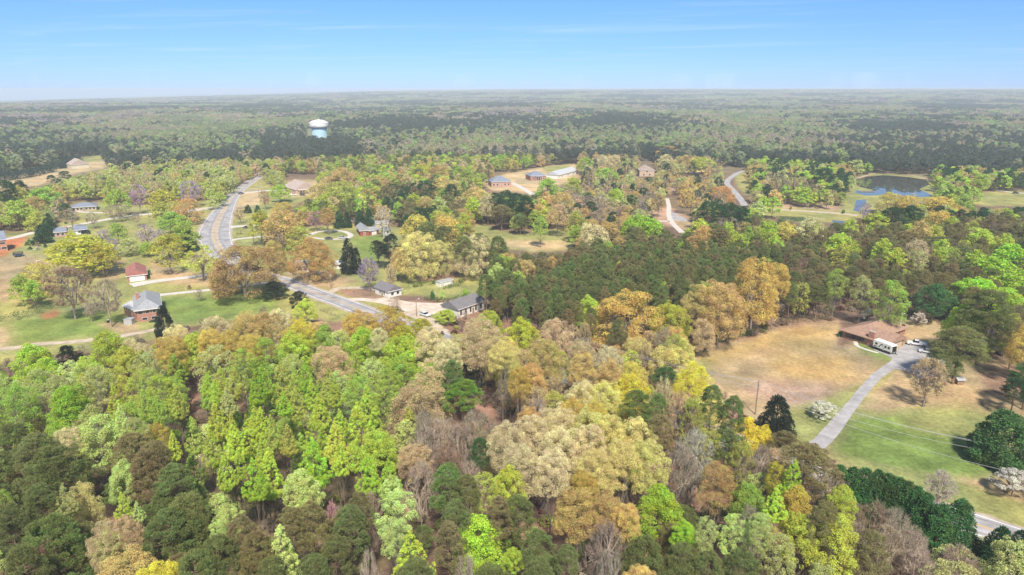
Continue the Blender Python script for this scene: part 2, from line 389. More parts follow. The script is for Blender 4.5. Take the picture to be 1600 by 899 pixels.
        for q in range(8 if lod < 2 else 0):   # dead lower stubs
            a = rng.uniform(0, 6.28); z = H * rng.uniform(.3, .52); L = rng.uniform(.8, 2.2)
            segs.append(((0, 0, z), (math.cos(a) * L, math.sin(a) * L, z + .1), .04, .012))
    elif species == 'cedar':
        H, Rr = 10., 2.6; m = int(170 * ck); t = rng.uniform(0, 1, m) ** 1.3; th = rng.uniform(0, 6.28, m); ph = rng.uniform(0, 6.28, 2)
        prof = np.minimum(1, 0.75 + t * 2.2) * (1 - t) ** 0.48 * (1 + 0.10 * np.sin(3 * th + ph[0]) + 0.08 * np.sin(5 * th + ph[1]))
        rr = Rr * prof * rng.uniform(0.75, 1.02, m)
        cc = np.stack([rr * np.cos(th), rr * np.sin(th), H * 0.05 + H * 0.91 * t], 1)
        rad = rng.uniform(0.38, 0.75, m) * (1.2 - 0.5 * t) * (1 + (1 - ck) * 0.5)
        V, F, lv = clump_leaves(rng, cc, rad, 1.2, 15000 * k, 0.24 * sz, np.array([0, 0, H * 0.25]), 0.6, 'needle', ln=0.5)
        segs += limb(rng, (0, 0, 0), (0, 0, H * 0.92), 0.16, 0.03, 3, 0.005, 0)
        for j in rng.choice(m, int(20 * ck), replace=False): segs += limb(rng, (0, 0, cc[j][2] * .8), cc[j], 0.04, 0.01, 1)
    elif species == 'dogwood':
        H, Rr = 6., 3.6; m = int(70 * ck); t = rng.uniform(0, 1, m); th = rng.uniform(0, 6.28, m)
        rr = Rr * np.sqrt(np.clip(1 - t ** 2, 0.05, 1)) * rng.uniform(0.3, 1, m) ** 0.5 * (1 + .15 * np.sin(3 * th))
        cc = np.stack([rr * np.cos(th), rr * np.sin(th), H * 0.32 + H * 0.62 * t], 1)
        rad = rng.uniform(0.4, 0.8, m)
        V, F, lv = clump_leaves(rng, cc, rad, 0.40, 7500 * k, 0.20 * sz, np.array([0, 0, 0.]), 0.5)
        segs += limb(rng, (0, 0, 0), (0.1, 0, H * 0.3), 0.16, 0.12, 2, 0.03, 0)
        for j in rng.choice(m, int(40 * ck), replace=False): segs += limb(rng, (0.1, 0, H * .28), cc[j], 0.07, 0.015, 3, 0.05, 0.1)
    elif species == 'bush':
        H, Rr = 2.4, 1.6; m = int(40 * ck); d = unit(rng.normal(0, 1, (m, 3))); d[:, 2] = np.abs(d[:, 2])
        cc = d * np.array([Rr, Rr, H * 0.75]) * rng.uniform(.6, 1, (m, 1)) * .85 + np.array([0, 0, .25])
        rad = rng.uniform(0.28, 0.5, m)
        V, F, lv = clump_leaves(rng, cc, rad, 1.0, 2600 * k, 0.17 * sz, np.array([0, 0, 0.]), 0.8)
        for j in rng.choice(m, int(14 * ck), replace=False): segs += limb(rng, (rng.normal(0, .1), rng.normal(0, .1), 0), cc[j], 0.03, 0.01, 2, 0.05, 0)
    elif species in ('bare', 'budding'):
        H, Rr = 17., 4.6; m = int(150 * (1 if lod == 0 else 0.6 if lod == 1 else 0.2)); u = rng.uniform(0, 1, m); th = rng.uniform(0, 6.28, m)
        prof = np.sin(math.pi * (0.12 + 0.80 * u)) ** 0.8
        rr = Rr * prof * rng.uniform(0.2, 1.0, m) ** 0.5
        cc = np.stack([rr * np.cos(th), rr * np.sin(th), H * 0.30 + H * 0.66 * u], 1)
        mains = []
        segs += limb(rng, (0, 0, 0), (0.1, 0, H * 0.3), 0.24, 0.19, 2, 0.02, 0)
        for q in range(7 if lod < 2 else 4):
            a = q * 6.28 / 7 + rng.uniform(-.3, .3); rq = Rr * rng.uniform(.15, .5)
            e = np.array([math.cos(a) * rq, math.sin(a) * rq, H * rng.uniform(.5, .8)])
            segs += limb(rng, (0.1, 0, H * rng.uniform(.2, .32)), e, 0.14, 0.06, 4, 0.05, 0.05); mains.append(e)
        mains = np.array(mains)
        for c in cc:
            e = mains[np.argmin(np.linalg.norm((mains - c) * np.array([1, 1, .6]), axis=1))]
            b = e + (c - e) * rng.uniform(-.25, .15) ; segs += limb(rng, b, c, 0.055, 0.02, 2, 0.08, 0.1)
        nt_ = {0: 26, 1: 14, 2: 9}[lod]; tw = {0: 0.030, 1: 0.055, 2: 0.16}[lod]
        idx = np.repeat(np.arange(m), nt_); n = len(idx)
        dirs = unit(rng.normal(0, 1, (n, 3)) + unit(cc - np.array([0, 0, H * .3]))[idx] * 0.9 + np.array([0, 0, .7]))
        base = cc[idx] - dirs * rng.uniform(0, .5, (n, 1)); L = rng.uniform(.6, 1.6, (n, 1))
        a = unit(np.cross(dirs, rng.normal(0, 1, (n, 3)))) * tw
        V = np.stack([base - a, base + a, base + dirs * L + a * .4, base + dirs * L - a * .4], 1).reshape(-1, 3); F = np.arange(4 * n).reshape(n, 4)
        lv = np.repeat(rng.uniform(0.2, 0.8, n), 4)
        if species == 'budding':
            N2 = int(2600 * k); ii = rng.integers(0, n, N2)
            C = base[ii] + dirs[ii] * L[ii] * rng.uniform(.3, 1.05, (N2, 1))
            V2, F2 = leaf_quads(rng, C, dirs[ii], 0.24 * sz, 0.8, 1.0)
            F = np.concatenate([F, F2 + len(V)]); V = np.concatenate([V, V2]); lv = np.concatenate([lv, np.repeat(rng.uniform(.3, 1, N2), 4)])
    SPEC[species] = (H, Rr)
    tv, tf = tubes(segs, 6 if lod == 0 else (4 if lod == 1 else 3))
    return (V, F, lv), (tv, tf)
_crown = {}; _trunk = {}
def proto(species, var, lod):
    key = (species, var, lod)
    if key not in _crown:
        (V, F, lv), (tv, tf) = tree_shape(species, var + 1, lod)
        _crown[key] = np_mesh('crown_' + species, V, F, [M_LEAF], attrs={'lv': ('FLOAT', 'POINT', lv)})
        _trunk[key] = np_mesh('trunk_' + species, tv, tf, [M_BARK], smooth=True)
    return _crown[key], _trunk[key]
_stuffm = {}
def stuff_mesh(species, var, lod):
    key = (species, var, lod)
    if key not in _stuffm:
        (V, F, lv), (tv, tf) = tree_shape(species, var + 11, lod)
        nb = len(V)
        _stuffm[key] = np_mesh('forest_' + species, np.concatenate([V, tv]), [F, tf + nb], [M_LEAF_I, M_BARK_I],
                               midx=np.concatenate([np.zeros(len(F)), np.ones(len(tf))]),
                               attrs={'lv': ('FLOAT', 'POINT', np.concatenate([lv, np.full(len(tv), .5)]))})
    return _stuffm[key]
COLS0 = {
 'lime': (0.375, 0.46, 0.07), 'vivid': (0.31, 0.455, 0.055), 'palelime': (0.44, 0.52, 0.18), 'yellowlime': (0.43, 0.475, 0.085),
 'yellowgreen': (0.40, 0.39, 0.06), 'yellow': (0.58, 0.5, 0.07), 'gold': (0.47, 0.355, 0.14), 'yellowgold': (0.5, 0.4, 0.11),
 'orange': (0.46, 0.31, 0.12), 'cream': (0.54, 0.48, 0.27), 'creamyellow': (0.55, 0.49, 0.19), 'tan': (0.46, 0.37, 0.21),
 'mustard': (0.44, 0.34, 0.085), 'sage': (0.37, 0.385, 0.15), 'green': (0.27, 0.37, 0.07), 'olive': (0.34, 0.365, 0.085),
 'pine': (0.098, 0.112, 0.040), 'brownpine': (0.15, 0.13, 0.058), 'greenpine': (0.095, 0.13, 0.04), 'brightpine': (0.16, 0.28, 0.05),
 'dark': (0.028, 0.06, 0.025), 'black': (0.03, 0.04, 0.025), 'darkgreen': (0.05, 0.11, 0.035), 'white': (0.66, 0.65, 0.55),
 'purple': (0.32, 0.24, 0.34), 'pink': (0.42, 0.24, 0.26), 'red': (0.34, 0.16, 0.11), 'grey': (0.335, 0.275, 0.215), 'brown': (0.27, 0.19, 0.13),
 'palegrey': (0.43, 0.375, 0.30), 'bronze': (.42, .30, .12)}
BOOST = {'pine': 2.5, 'brownpine': 2.2, 'lime': 1.5, 'palelime': 1.5, 'green': 1.6, 'olive': 1.55, 'sage': 1.55, 'greenpine': 2.4, 'brightpine': 1.4, 'dark': 2.3, 'black': 2.0, 'darkgreen': 2.1, 'white': 1.08}
COLS = {k: tuple(min(.82, q * BOOST.get(k, 1.45)) for q in v) for k, v in COLS0.items()}
# codes used in the tree list
SPN = {'L': 'poplar', 'O': 'oak', 'U': 'dome', 'G': 'round', 'S': 'airy', 'P': 'pine', 'C': 'cedar', 'D': 'dogwood', 'B': 'bare', 'K': 'budding', 'M': 'round', 'T': 'bush'}
TREES = """
G lime 47 538 66
P black 101 538 34 17
P black 123 550 16 14
G lime 163 517 58
G lime 68 560 52
S palelime 105 563 38
S lime 133 555 36
G yellowlime 193 540 52
O cream 217 534 32 13
O cream 200 529 26 12
O yellowgold 262 523 46
O cream 273 508 46
O cream 335 496 62
S sage 225 550 48
G lime 298 522 46
O yellowgold 325 512 42
O yellowgold 357 516 42
O yellowgold 390 520 36
O gold 385 488 58
S sage 335 541 52
S green 378 545 40
S green 12 604 62
S sage 55 577 44
S sage 88 584 40
S sage 148 573 44
G vivid 98 605 66
S olive 220 575 48
S lime 246 586 40
L green 222 602 30
L olive 272 596 36
L green 242 612 28
L lime 322 579 24
L lime 343 570 30
L olive 365 572 32
L lime 333 590 24
L sage 353 600 28
L vivid 398 574 34
L yellowlime 335 623 42
L olive 300 650 34
L yellowlime 360 642 32
L lime 397 632 34
S sage 140 634 48
L palelime 185 628 32
S sage 208 650 34
S palelime 150 652 68
O cream 102 667 38 18
O mustard 241 662 40 15
L yellowlime 268 670 28
L lime 328 668 36
L lime 362 660 40
P pine 15 660 60
P pine 50 676 74
P pine 82 694 86
P brownpine 200 676 64
P brownpine 238 688 70
P pine 58 755 66
P pine 10 785 66
P greenpine 72 803 90
G palelime 190 720 56
L lime 188 766 30
L palelime 212 780 24
U creamyellow 122 758 64
O tan 165 815 56
O tan 197 806 40
S sage 172 829 48
O gold 190 865 100
O yellow 243 880 66
P pine 268 724 80
P brownpine 225 700 60
P pine 288 770 80
P greenpine 258 794 88
P brownpine 375 803 52
L sage 97 752 32
L lime 348 709 34
L lime 372 704 28
L vivid 393 712 42
S palelime 357 788 44
S palelime 338 812 36
P pine 335 836 72
S green 0 764 30
P pine 420 870 60
P brownpine 395 830 56
P pine 30 850 70
P pine 300 860 80
S green 413 526 42
G lime 458 517 54
O yellow 467 498 44
O gold 412 488 58
O cream 432 484 48
G yellowlime 476 466 34 11
G green 502 511 36
O mustard 560 484 66 15
O mustard 604 480 66 15
G vivid 568 512 62
O cream 592 512 30
G lime 616 526 58
G lime 640 523 56
G yellowgreen 628 506 48
G yellowgreen 656 497 44 17
O cream 671 513 56
O cream 700 532 40
O tan 516 537 54
L vivid 408 568 32
L olive 438 562 44
L vivid 475 558 30
L olive 512 572 36
L lime 522 590 30
L lime 486 590 32
S green 560 583 38
L lime 572 600 44
L vivid 441 608 26
L olive 460 603 30
L lime 497 612 38
L lime 490 640 48
L lime 529 636 30
L lime 557 625 54
L yellowlime 522 654 44
U tan 668 572 56
U tan 645 598 84
L lime 406 633 32
L olive 422 645 36
L olive 448 660 34
P greenpine 707 560 34 18
M black 722 542 34 14
M black 740 566 30 12
P brightpine 722 592 60 13
O tan 750 497 64 24
O creamyellow 785 532 42 22
G lime 590 672 58
L vivid 487 681 52
L lime 530 685 38
L lime 408 675 34
L lime 418 696 50
L vivid 405 730 34
L vivid 572 705 40
L vivid 606 714 40
L lime 554 687 30
O tan 645 692 50 15
P darkgreen 750 682 36 15
B grey 690 650 60 16
B grey 665 668 60 16
B grey 720 662 56 15
B brown 700 690 56 15
B grey 740 640 50 14
B grey 655 720 60 16
G palelime 468 733 56
S palelime 610 745 38
S palelime 617 768 56
P brownpine 485 782 56
P pine 545 788 66
P brownpine 560 766 44
P brownpine 455 790 54
K pink 517 780 24 15
L palelime 437 816 72
P pine 520 836 64
P pine 490 866 66
S palelime 616 812 44
L lime 640 826 80
B palegrey 575 858 36 18
G vivid 752 808 100
P pine 650 872 80
P greenpine 700 722 60
P pine 728 740 46
P pine 712 778 54
P brownpine 700 814 54
S olive 757 738 44
G yellowlime 795 728 50
P brownpine 780 775 50
G yellowgreen 815 498 58
O tan 868 499 48
O gold 850 531 56
O tan 910 529 44
O gold 910 550 46
O cream 950 540 46
O gold 955 562 44
O yellowgold 990 567 50
O mustard 812 573 36
O yellow 985 587 64 17
O cream 912 597 54 17
O creamyellow 948 597 50 17
P greenpine 997 607 46 19
P greenpine 1028 613 34 17
P brownpine 1030 645 50
K tan 1038 588 36 18
O yellow 1085 568 54 18
P darkgreen 1040 572 34 9
K tan 1062 610 54 18
K olive 1085 620 50 18
B palegrey 1088 672 72 18
P pine 1136 668 46 15
K olive 1160 690 52 14
B grey 1192 694 50 13
P brownpine 1228 672 50 13
S olive 1108 668 44 15
K tan 1212 700 44 11
B grey 1070 690 60 18
P greenpine 1115 600 42
P greenpine 1148 617 48
G yellow 1170 652 52 13
G yellow 1196 664 34 11
O cream 872 634 68
O cream 830 651 60
O cream 797 660 56
O creamyellow 920 640 64
O creamyellow 952 650 60
O creamyellow 995 655 66
O creamyellow 1012 690 60
O creamyellow 972 690 64
O cream 920 666 66
O cream 880 670 64
O cream 812 696 64
O cream 862 702 60
O creamyellow 930 705 60
O mustard 900 623 54
O mustard 930 627 46
O orange 828 635 34
O gold 900 764 64
O gold 948 767 52
O gold 980 788 46
G vivid 1030 759 84
G vivid 1070 812 38
O bronze 1122 724 58
G green 1170 755 62
S palelime 1150 804 44
S sage 1105 808 40
P pine 810 772 56
P pine 840 826 56
P pine 885 850 48
P pine 843 872 58
P pine 1010 838 76
P pine 1068 846 70
P pine 1160 858 88
P pine 1110 862 70
G lime 802 855 32
O gold 1003 886 56
O mustard 915 734 40 17
B grey 948 812 70 18
B grey 955 858 60 18
P sage 1190 800 46
P brownpine 1262 690 96
L vivid 1243 714 46
L lime 1216 755 40
S yellowgreen 1215 722 38
G mustard 1247 760 54
G yellowlime 1318 757 48
P brownpine 1292 780 50
G yellowlime 1250 800 64
G yellowlime 1310 805 78
C darkgreen 1314 727 56 12
C darkgreen 1334 729 56 12
C darkgreen 1354 731 56 12
C darkgreen 1374 735 56 12
C darkgreen 1392 740 56 12
C darkgreen 1408 746 56 12
C darkgreen 1424 753 56 12
C darkgreen 1438 761 56 12
C darkgreen 1450 771 56 12
C darkgreen 1474 786 64 12
C darkgreen 1506 780 72 12
C dark 1568 824 62 11
C dark 1600 828 56 11
B brown 1370 783 60 14
B grey 1405 795 60 14
B grey 1430 826 60 12
B palegrey 1440 855 60 12
K palegrey 1462 735 44 b800
S sage 1500 852 60 9
S sage 1220 835 50
C darkgreen 1560 643 92 b722
D white 1580 732 60 b776
D white 1283 626 44 b655
K tan 1442 560 66 b636
C black 1209 618 60 b688
P pine 1488 512 90 b600
P pine 1526 452 84 b570
P pine 1470 546 60 b606
K palegrey 1540 500 44 b566
G vivid 1582 382 60
G vivid 1556 402 70
G vivid 1594 420 70
G vivid 1530 432 66
G vivid 1572 450 80
G vivid 1548 478 70
G lime 1512 474 50
G lime 1498 494 36 14
O yellowgold 1592 506 52 b600
P darkgreen 1597 566 52 b640
P dark 1578 590 40 b650
G darkgreen 1455 444 60 b505
S green 1397 440 58
G lime 1402 388 42
G lime 1382 373 38
G lime 1314 363 46
G lime 1334 374 28
S yellowlime 1320 381 30
G lime 1375 330 50
G lime 1490 338 24
G lime 1474 372 32
G lime 1472 386 28
S sage 1438 391 28
G lime 1535 358 44
G lime 1528 391 42
G lime 1573 366 34
G yellowlime 1462 350 34
O yellowgold 1467 328 46
O gold 1440 344 30
O tan 1435 374 36
G lime 1331 341 28
O cream 1268 338 44
G lime 1270 344 28
O yellowgold 1230 346 34
G lime 1206 345 30
G lime 1212 366 26
S green 1310 420 36
S sage 1352 430 36
D white 1354 480 18 b503
D white 1434 487 24 b510
S green 1378 478 26 b508
O yellowgold 1172 406 76 b522
O gold 1120 436 70 b545
O gold 1090 444 54 b540
O yellowgold 1205 412 44 b510
U yellowgold 980 459 112 b548
O yellowgreen 1042 474 58 b552
G lime 918 463 44 b530
P greenpine 1033 447 30
O tan 1095 500 40 b556
G vivid 1000 334 46
G vivid 1022 342 40
G vivid 985 342 34
O cream 935 351 44
O gold 950 345 32
O cream 918 347 24
G olive 900 330 30
G green 845 336 26
P pine 813 334 28 b367
O orange 1102 351 36
O orange 1090 364 36
G yellowlime 1095 342 34
P brownpine 1125 354 38
G lime 1140 346 32
G lime 1148 360 34
G green 1170 351 20
G lime 1198 344 22
G yellowgreen 133 369 96 b428
G yellowgreen 165 380 44 b432
O yellowgold 66 411 52 b462
G green 38 430 34 b478
G green 56 437 30 b482
K brown 118 417 74 b499
B grey 174 435 50 b511
B grey 143 470 26 b503
C dark 67 352 25 b380
C dark 80 334 22 b369
K yellowgreen 267 383 50 b429
K yellowlime 318 382 60 b438
G yellowgreen 266 365 50 b408
G green 290 349 42 b394
C dark 298 362 22 b393
O bronze 385 384 104 b466
O orange 352 412 40 b462
C black 259 478 32 b526
M black 430 440 38 b468
M black 468 455 27 b482
K purple 165 358 24 b388
K purple 178 373 24 b400
K purple 232 350 30 b388
K purple 253 358 16 b380
G green 187 348 30 b385
S sage 205 372 34 b400
G green 232 378 24 b402
G green 32 312 50 b360
O gold 58 307 34 b352
G green 76 292 46 b340
P dark 20 281 30 b345
P dark 38 281 22 b330
G olive 36 290 24 b335
G green 187 297 40 b340
K purple 220 288 30 b335
G yellowgreen 258 297 46 b340
K purple 300 283 38 b325
O orange 296 309 40 b350
G olive 258 316 32 b352
G green 268 330 42 b368
G green 286 335 30 b370
K grey 114 327 26 b356
B grey 147 331 24 b358
B grey 180 319 32 b348
B grey 194 317 28 b346
B grey 214 330 20 b354
P dark 105 318 20 b345
P dark 104 267 18 b290
P dark 82 273 13 b292
B brown 376 324 22 b350
C dark 388 320 11 b333
C darkgreen 403 321 11 b336
K red 415 297 19 b328
G lime 440 289 32 b317
O gold 535 262 46 b310
O gold 505 286 48 b330
O olive 538 284 56 b335
O orange 447 329 62 b390
O olive 467 352 42 b392
O yellowgold 443 316 38 b350
G yellowgreen 410 329 34 b384
O orange 490 374 68 b440
O orange 513 324 22 b367
K pink 495 329 34 b362
C dark 530 330 17 b357
C dark 543 331 14 b356
C dark 563 328 16 b354
C dark 577 327 16 b353
B palegrey 600 322 36 b372
C black 546 374 25 b428
C black 558 388 19 b427
P black 592 375 26 b418
P black 612 365 30 b420
P black 600 382 24 b422
O gold 627 388 32 b441
O creamyellow 655 364 60 b440
O creamyellow 688 377 50 b432
O cream 742 366 50 b436
K purple 578 403 36 b456
K tan 612 412 22 b458
B palegrey 617 464 24 b486
G palelime 777 410 26
P greenpine 760 428 34 b492
P greenpine 790 420 44 b482
P greenpine 775 436 30 b490
G lime 698 484 34 b507
G yellowlime 762 484 44 15
P dark 775 300 28
P dark 790 296 28
P dark 806 300 26
P dark 822 304 30
P brownpine 784 320 38 b361
G olive 806 337 20 b366
P pine 820 338 22 b367
G green 855 279 36 b322
O gold 880 299 36
O tan 872 317 30
G yellowgreen 858 324 36 b357
G vivid 840 334 24 b356
O gold 664 305 28
G sage 684 307 34
P dark 705 286 26
O gold 705 281 38
O gold 744 292 42
O tan 762 303 28
G lime 740 307 30
G green 730 264 28
O gold 690 275 28
O orange 685 258 42
G yellowgreen 657 257 38
B brown 720 311 38 b349
K brown 735 318 30 b350
G lime 645 301 30
O yellowgold 650 334 40
O yellowgold 697 337 46
P pine 668 345 38
P pine 693 352 36
P pine 748 362 38
P pine 778 367 34
P pine 725 368 32
O cream 958 241 28
O cream 942 241 22
G green 916 245 26
G green 946 261 36
K tan 922 264 24 b304
O orange 1044 227 38
O cream 1040 240 22
G yellowlime 1098 245 46
O gold 1070 241 28
C darkgreen 990 255 14 b272
O orange 1126 291 42 b325
K gold 1096 287 24 b322
K yellowgold 1070 295 26 b335
K yellowgold 1076 279 24 b315
K gold 1028 281 26 b318
K gold 1014 287 22 b320
K orange 1028 303 28 b340
O orange 978 313 34 b340
O orange 992 299 28 b330
G lime 962 293 28
G yellowlime 896 275 26
K orange 884 299 28 b335
B grey 900 300 28 b333
B grey 920 305 30 b336
B grey 940 303 28 b336
B grey 955 310 26 b338
B grey 1010 300 20 b330
P dark 1106 313 32
P dark 1128 318 28
P dark 1142 315 32
P dark 1160 321 30
K tan 1180 297 28 b326
K tan 1200 268 24 b314
K tan 1216 266 24 b316
K brown 1232 268 24 b318
K tan 1248 276 24 b319
K brown 1262 280 22 b320
K cream 1277 286 22 b320
K tan 1298 296 18 b322
P dark 1284 262 30 b305
O yellowgold 1390 301 44 b335
O yellowgold 1416 305 34 b340
O yellowgold 1463 308 62 b345
P dark 1398 322 36
P dark 1425 320 36
B purple 1348 316 26 b345
K brown 1490 283 42 b312
G green 1508 301 30
G green 1534 269 30
S olive 1312 300 22 b322
"""
# ------------------------------------------------------------ terrain
HZ = np.array([(-900, 178), (0, 158.5), (200, 153), (400, 148), (600, 142.8), (800, 140.6), (1000, 140.2), (1600, 139.8), (2500, 139.8)], float)
RMAX = 8600.0
def sstep(a, b, x):
    t = np.clip((x - a) / (b - a), 0, 1); return t * t * (3 - 2 * t)
def terrain(x, y):
    x = np.asarray(x, float); y = np.asarray(y, float); r = np.hypot(x, y); yy = np.maximum(y, r * 0.2)
    hp = np.interp(800 + FPX * x / (yy * CP), HZ[:, 0], HZ[:, 1])
    dy = (449.5 - hp) / FPX; dx = x / (yy * CP)
    te = (-SP + dy * CP) / np.hypot(dx, CP + dy * SP)
    zf = CAMH + RMAX * te - 14
    z = zf * sstep(2200, RMAX, r) ** 1.15
    z = z + 22 * (fbm(x / 620, y / 620, 5, 3) - 0.5) * sstep(760, 1600, r) * (1 - 0.75 * sstep(5000, RMAX, r))
    return z
# ---- land cover drawn as outlines around each visible clearing
TANG = (0.40, 0.295, 0.165); GREENG = (0.21, 0.265, 0.065); STRAW = (0.47, 0.36, 0.20); MUST = (0.40, 0.285, 0.125); LITTER = (0.29, 0.185, 0.125)
YG = (0.30, 0.295, 0.105); REDDIRT = (0.50, 0.19, 0.09); PINKD = (0.40, 0.27, 0.19); FLOOR = (0.19, 0.125, 0.09)
COVER = [  # colour, soft edge in px, open to the sky, outline
 (YG, 5, 1, [(-60, 372), (60, 362), (90, 352), (120, 318), (185, 322), (235, 320), (330, 312), (336, 400), (345, 440), (440, 436), (520, 478), (500, 500), (430, 492), (280, 512), (255, 528), (140, 548), (60, 560), (-60, 575)]),
 (TANG, 10, 0, [(-60, 405), (40, 398), (95, 412), (60, 470), (-60, 470)]),
 (GREENG, 10, 0, [(240, 470), (440, 452), (440, 486), (280, 506), (255, 490)]),
 (GREENG, 8, 0, [(20, 500), (150, 485), (215, 500), (215, 520), (30, 535)]),
 (STRAW, 6, 0, [(-60, 515), (10, 512), (12, 545), (-60, 550)]),
 (TANG, 6, 0, [(236, 405), (290, 425), (345, 432), (345, 450), (300, 446), (236, 438)]),
 (TANG, 6, 0, [(150, 400), (196, 405), (186, 440), (150, 436)]),
 (TANG, 6, 0, [(150, 505), (215, 505), (222, 528), (180, 520)]),
 (REDDIRT, 4, 0, [(-20, 372), (42, 370), (38, 380), (20, 392), (5, 402), (-30, 402)]),
 (REDDIRT, 5, 0, [(62, 492), (95, 483), (92, 494), (66, 500)]),
 (YG, 4, 1, [(352, 386), (350, 330), (385, 290), (410, 278), (435, 300), (480, 302), (480, 312), (440, 330), (420, 350), (408, 398), (430, 420), (372, 428)]),
 (TANG, 5, 0, [(342, 345), (356, 342), (354, 388), (378, 424), (362, 428), (346, 395)]),
 (STRAW, 4, 0, [(372, 300), (408, 292), (406, 320), (366, 330)]),
 (YG, 4, 1, [(436, 425), (450, 355), (560, 352), (640, 358), (640, 372), (598, 400), (640, 430), (700, 395), (720, 400), (760, 440), (765, 462), (700, 468), (650, 462), (560, 462), (500, 455)]),
 (GREENG, 5, 0, [(545, 372), (600, 368), (590, 410), (560, 400)]),
 (TANG, 5, 0, [(440, 428), (520, 425), (560, 440), (520, 452), (470, 446)]),
 (LITTER, 5, 0, [(640, 410), (700, 402), (740, 420), (700, 440), (650, 438)]),
 (LITTER, 4, 0, [(520, 452), (582, 450), (596, 468), (545, 466)]),
 (YG, 4, 1, [(506, 455), (580, 468), (640, 492), (692, 486), (706, 500), (690, 512), (600, 508), (560, 500), (510, 505), (500, 490)]),
 (YG, 4, 1, [(722, 350), (760, 352), (800, 366), (872, 358), (898, 370), (900, 380), (884, 391), (830, 393), (780, 388), (725, 362)]),
 (STRAW, 5, 0, [(790, 375), (880, 378), (896, 386), (840, 392), (785, 385)]),
 (STRAW, 3, 1, [(743, 286), (790, 272), (870, 258), (905, 256), (905, 280), (845, 300), (830, 302), (770, 298)]),
 (STRAW, 4, 0, [(436, 284), (502, 282), (508, 306), (440, 308)]),
 (YG, 3, 1, [(845, 262), (888, 257), (892, 264), (858, 272)]),
 (PINKD, 3, 0, [(1030, 282), (1080, 275), (1078, 300), (1036, 304)]),
 (STRAW, 3, 1, [(1040, 265), (1100, 266), (1120, 270), (1060, 273)]),
 (PINKD, 4, 1, [(1018, 332), (1040, 320), (1080, 341), (1084, 352), (1062, 360), (1022, 346)]),
 (TANG, 3, 0, [(1052, 344), (1084, 345), (1080, 360), (1060, 358)]),
 (YG, 3, 1, [(1146, 272), (1170, 270), (1172, 290), (1166, 308), (1152, 290)]),
 (YG, 4, 1, [(1180, 322), (1240, 322), (1310, 330), (1328, 298), (1328, 281), (1362, 271), (1440, 275), (1460, 288), (1462, 312), (1400, 325), (1350, 336), (1340, 345), (1260, 350), (1190, 336)]),
 (PINKD, 4, 0, [(1190, 312), (1310, 322), (1312, 330), (1190, 322)]),
 (YG, 4, 1, [(1480, 318), (1540, 300), (1640, 300), (1640, 322), (1540, 322)]),
 (STRAW, 3, 1, [(-60, 288), (0, 276), (50, 268), (110, 258), (130, 246), (168, 252), (166, 262), (100, 276), (60, 290), (-60, 300)]),
 (YG, 3, 1, [(88, 250), (160, 242), (166, 250), (100, 256)]),
 (YG, 4, 1, [(85, 326), (150, 318), (160, 312), (172, 318), (170, 330), (95, 340)]),
 (TANG, 4, 1, [(1052, 562), (1105, 544), (1150, 532), (1205, 515), (1262, 504), (1312, 500), (1312, 545), (1420, 500), (1480, 498), (1510, 560), (1560, 570), (1640, 600), (1640, 850), (1540, 818), (1450, 790), (1432, 770), (1300, 722), (1240, 705), (1192, 668), (1150, 640), (1110, 605), (1060, 590)]),
 (MUST, 12, 0, [(1090, 560), (1200, 518), (1262, 506), (1310, 515), (1290, 550), (1200, 545), (1110, 575)]),
 (MUST, 14, 0, [(1210, 550), (1330, 560), (1340, 590), (1260, 600), (1200, 580)]),
 (PINKD, 14, 0, [(1190, 595), (1300, 600), (1300, 630), (1230, 640), (1150, 610)]),
 (YG, 8, 0, [(1060, 565), (1110, 560), (1100, 590), (1070, 588)]),
 (YG, 12, 0, [(1215, 650), (1300, 620), (1395, 570), (1335, 545), (1390, 556), (1398, 575), (1300, 690), (1230, 700)]),
 (GREENG, 16, 0, [(1290, 705), (1330, 650), (1420, 640), (1530, 650), (1590, 700), (1560, 740), (1450, 745), (1350, 730)]),
 (GREENG, 6, 0, [(1335, 528), (1362, 541), (1392, 560), (1386, 566), (1340, 545)]),
 (YG, 14, 0, [(1400, 640), (1500, 630), (1640, 670), (1640, 720), (1540, 700), (1420, 670)]),
 (YG, 8, 0, [(1300, 715), (1480, 745), (1640, 800), (1640, 850), (1540, 816), (1440, 775)]),
 (LITTER, 10, 0, [(1530, 580), (1600, 570), (1640, 600), (1600, 630), (1540, 610)]),
 (LITTER, 8, 0, [(1175, 505), (1310, 488), (1310, 500), (1200, 516), (1110, 545), (1060, 560), (1050, 550), (1110, 530)]),
]
RED = (0.33, 0.195, 0.145)
GAPS = [[(798, 712), (985, 702), (1004, 748), (955, 762), (882, 758), (866, 800), (842, 836), (834, 770), (800, 748)], [(1052, 700), (1130, 716), (1150, 790), (1085, 764), (1046, 742)],
        [(700, 612), (780, 622), (792, 642), (742, 664), (700, 644)], [(292, 608), (318, 612), (318, 655), (300, 650)], [(622, 752), (655, 756), (650, 806), (628, 800)], [(855, 790), (880, 830), (860, 850), (838, 830)], [(1010, 690), (1045, 690), (1040, 730), (1020, 735)]]
COVER = [(RED, 9, 0, g) for g in GAPS] + COVER
OPEN = [c[3] for c in COVER if c[2]]
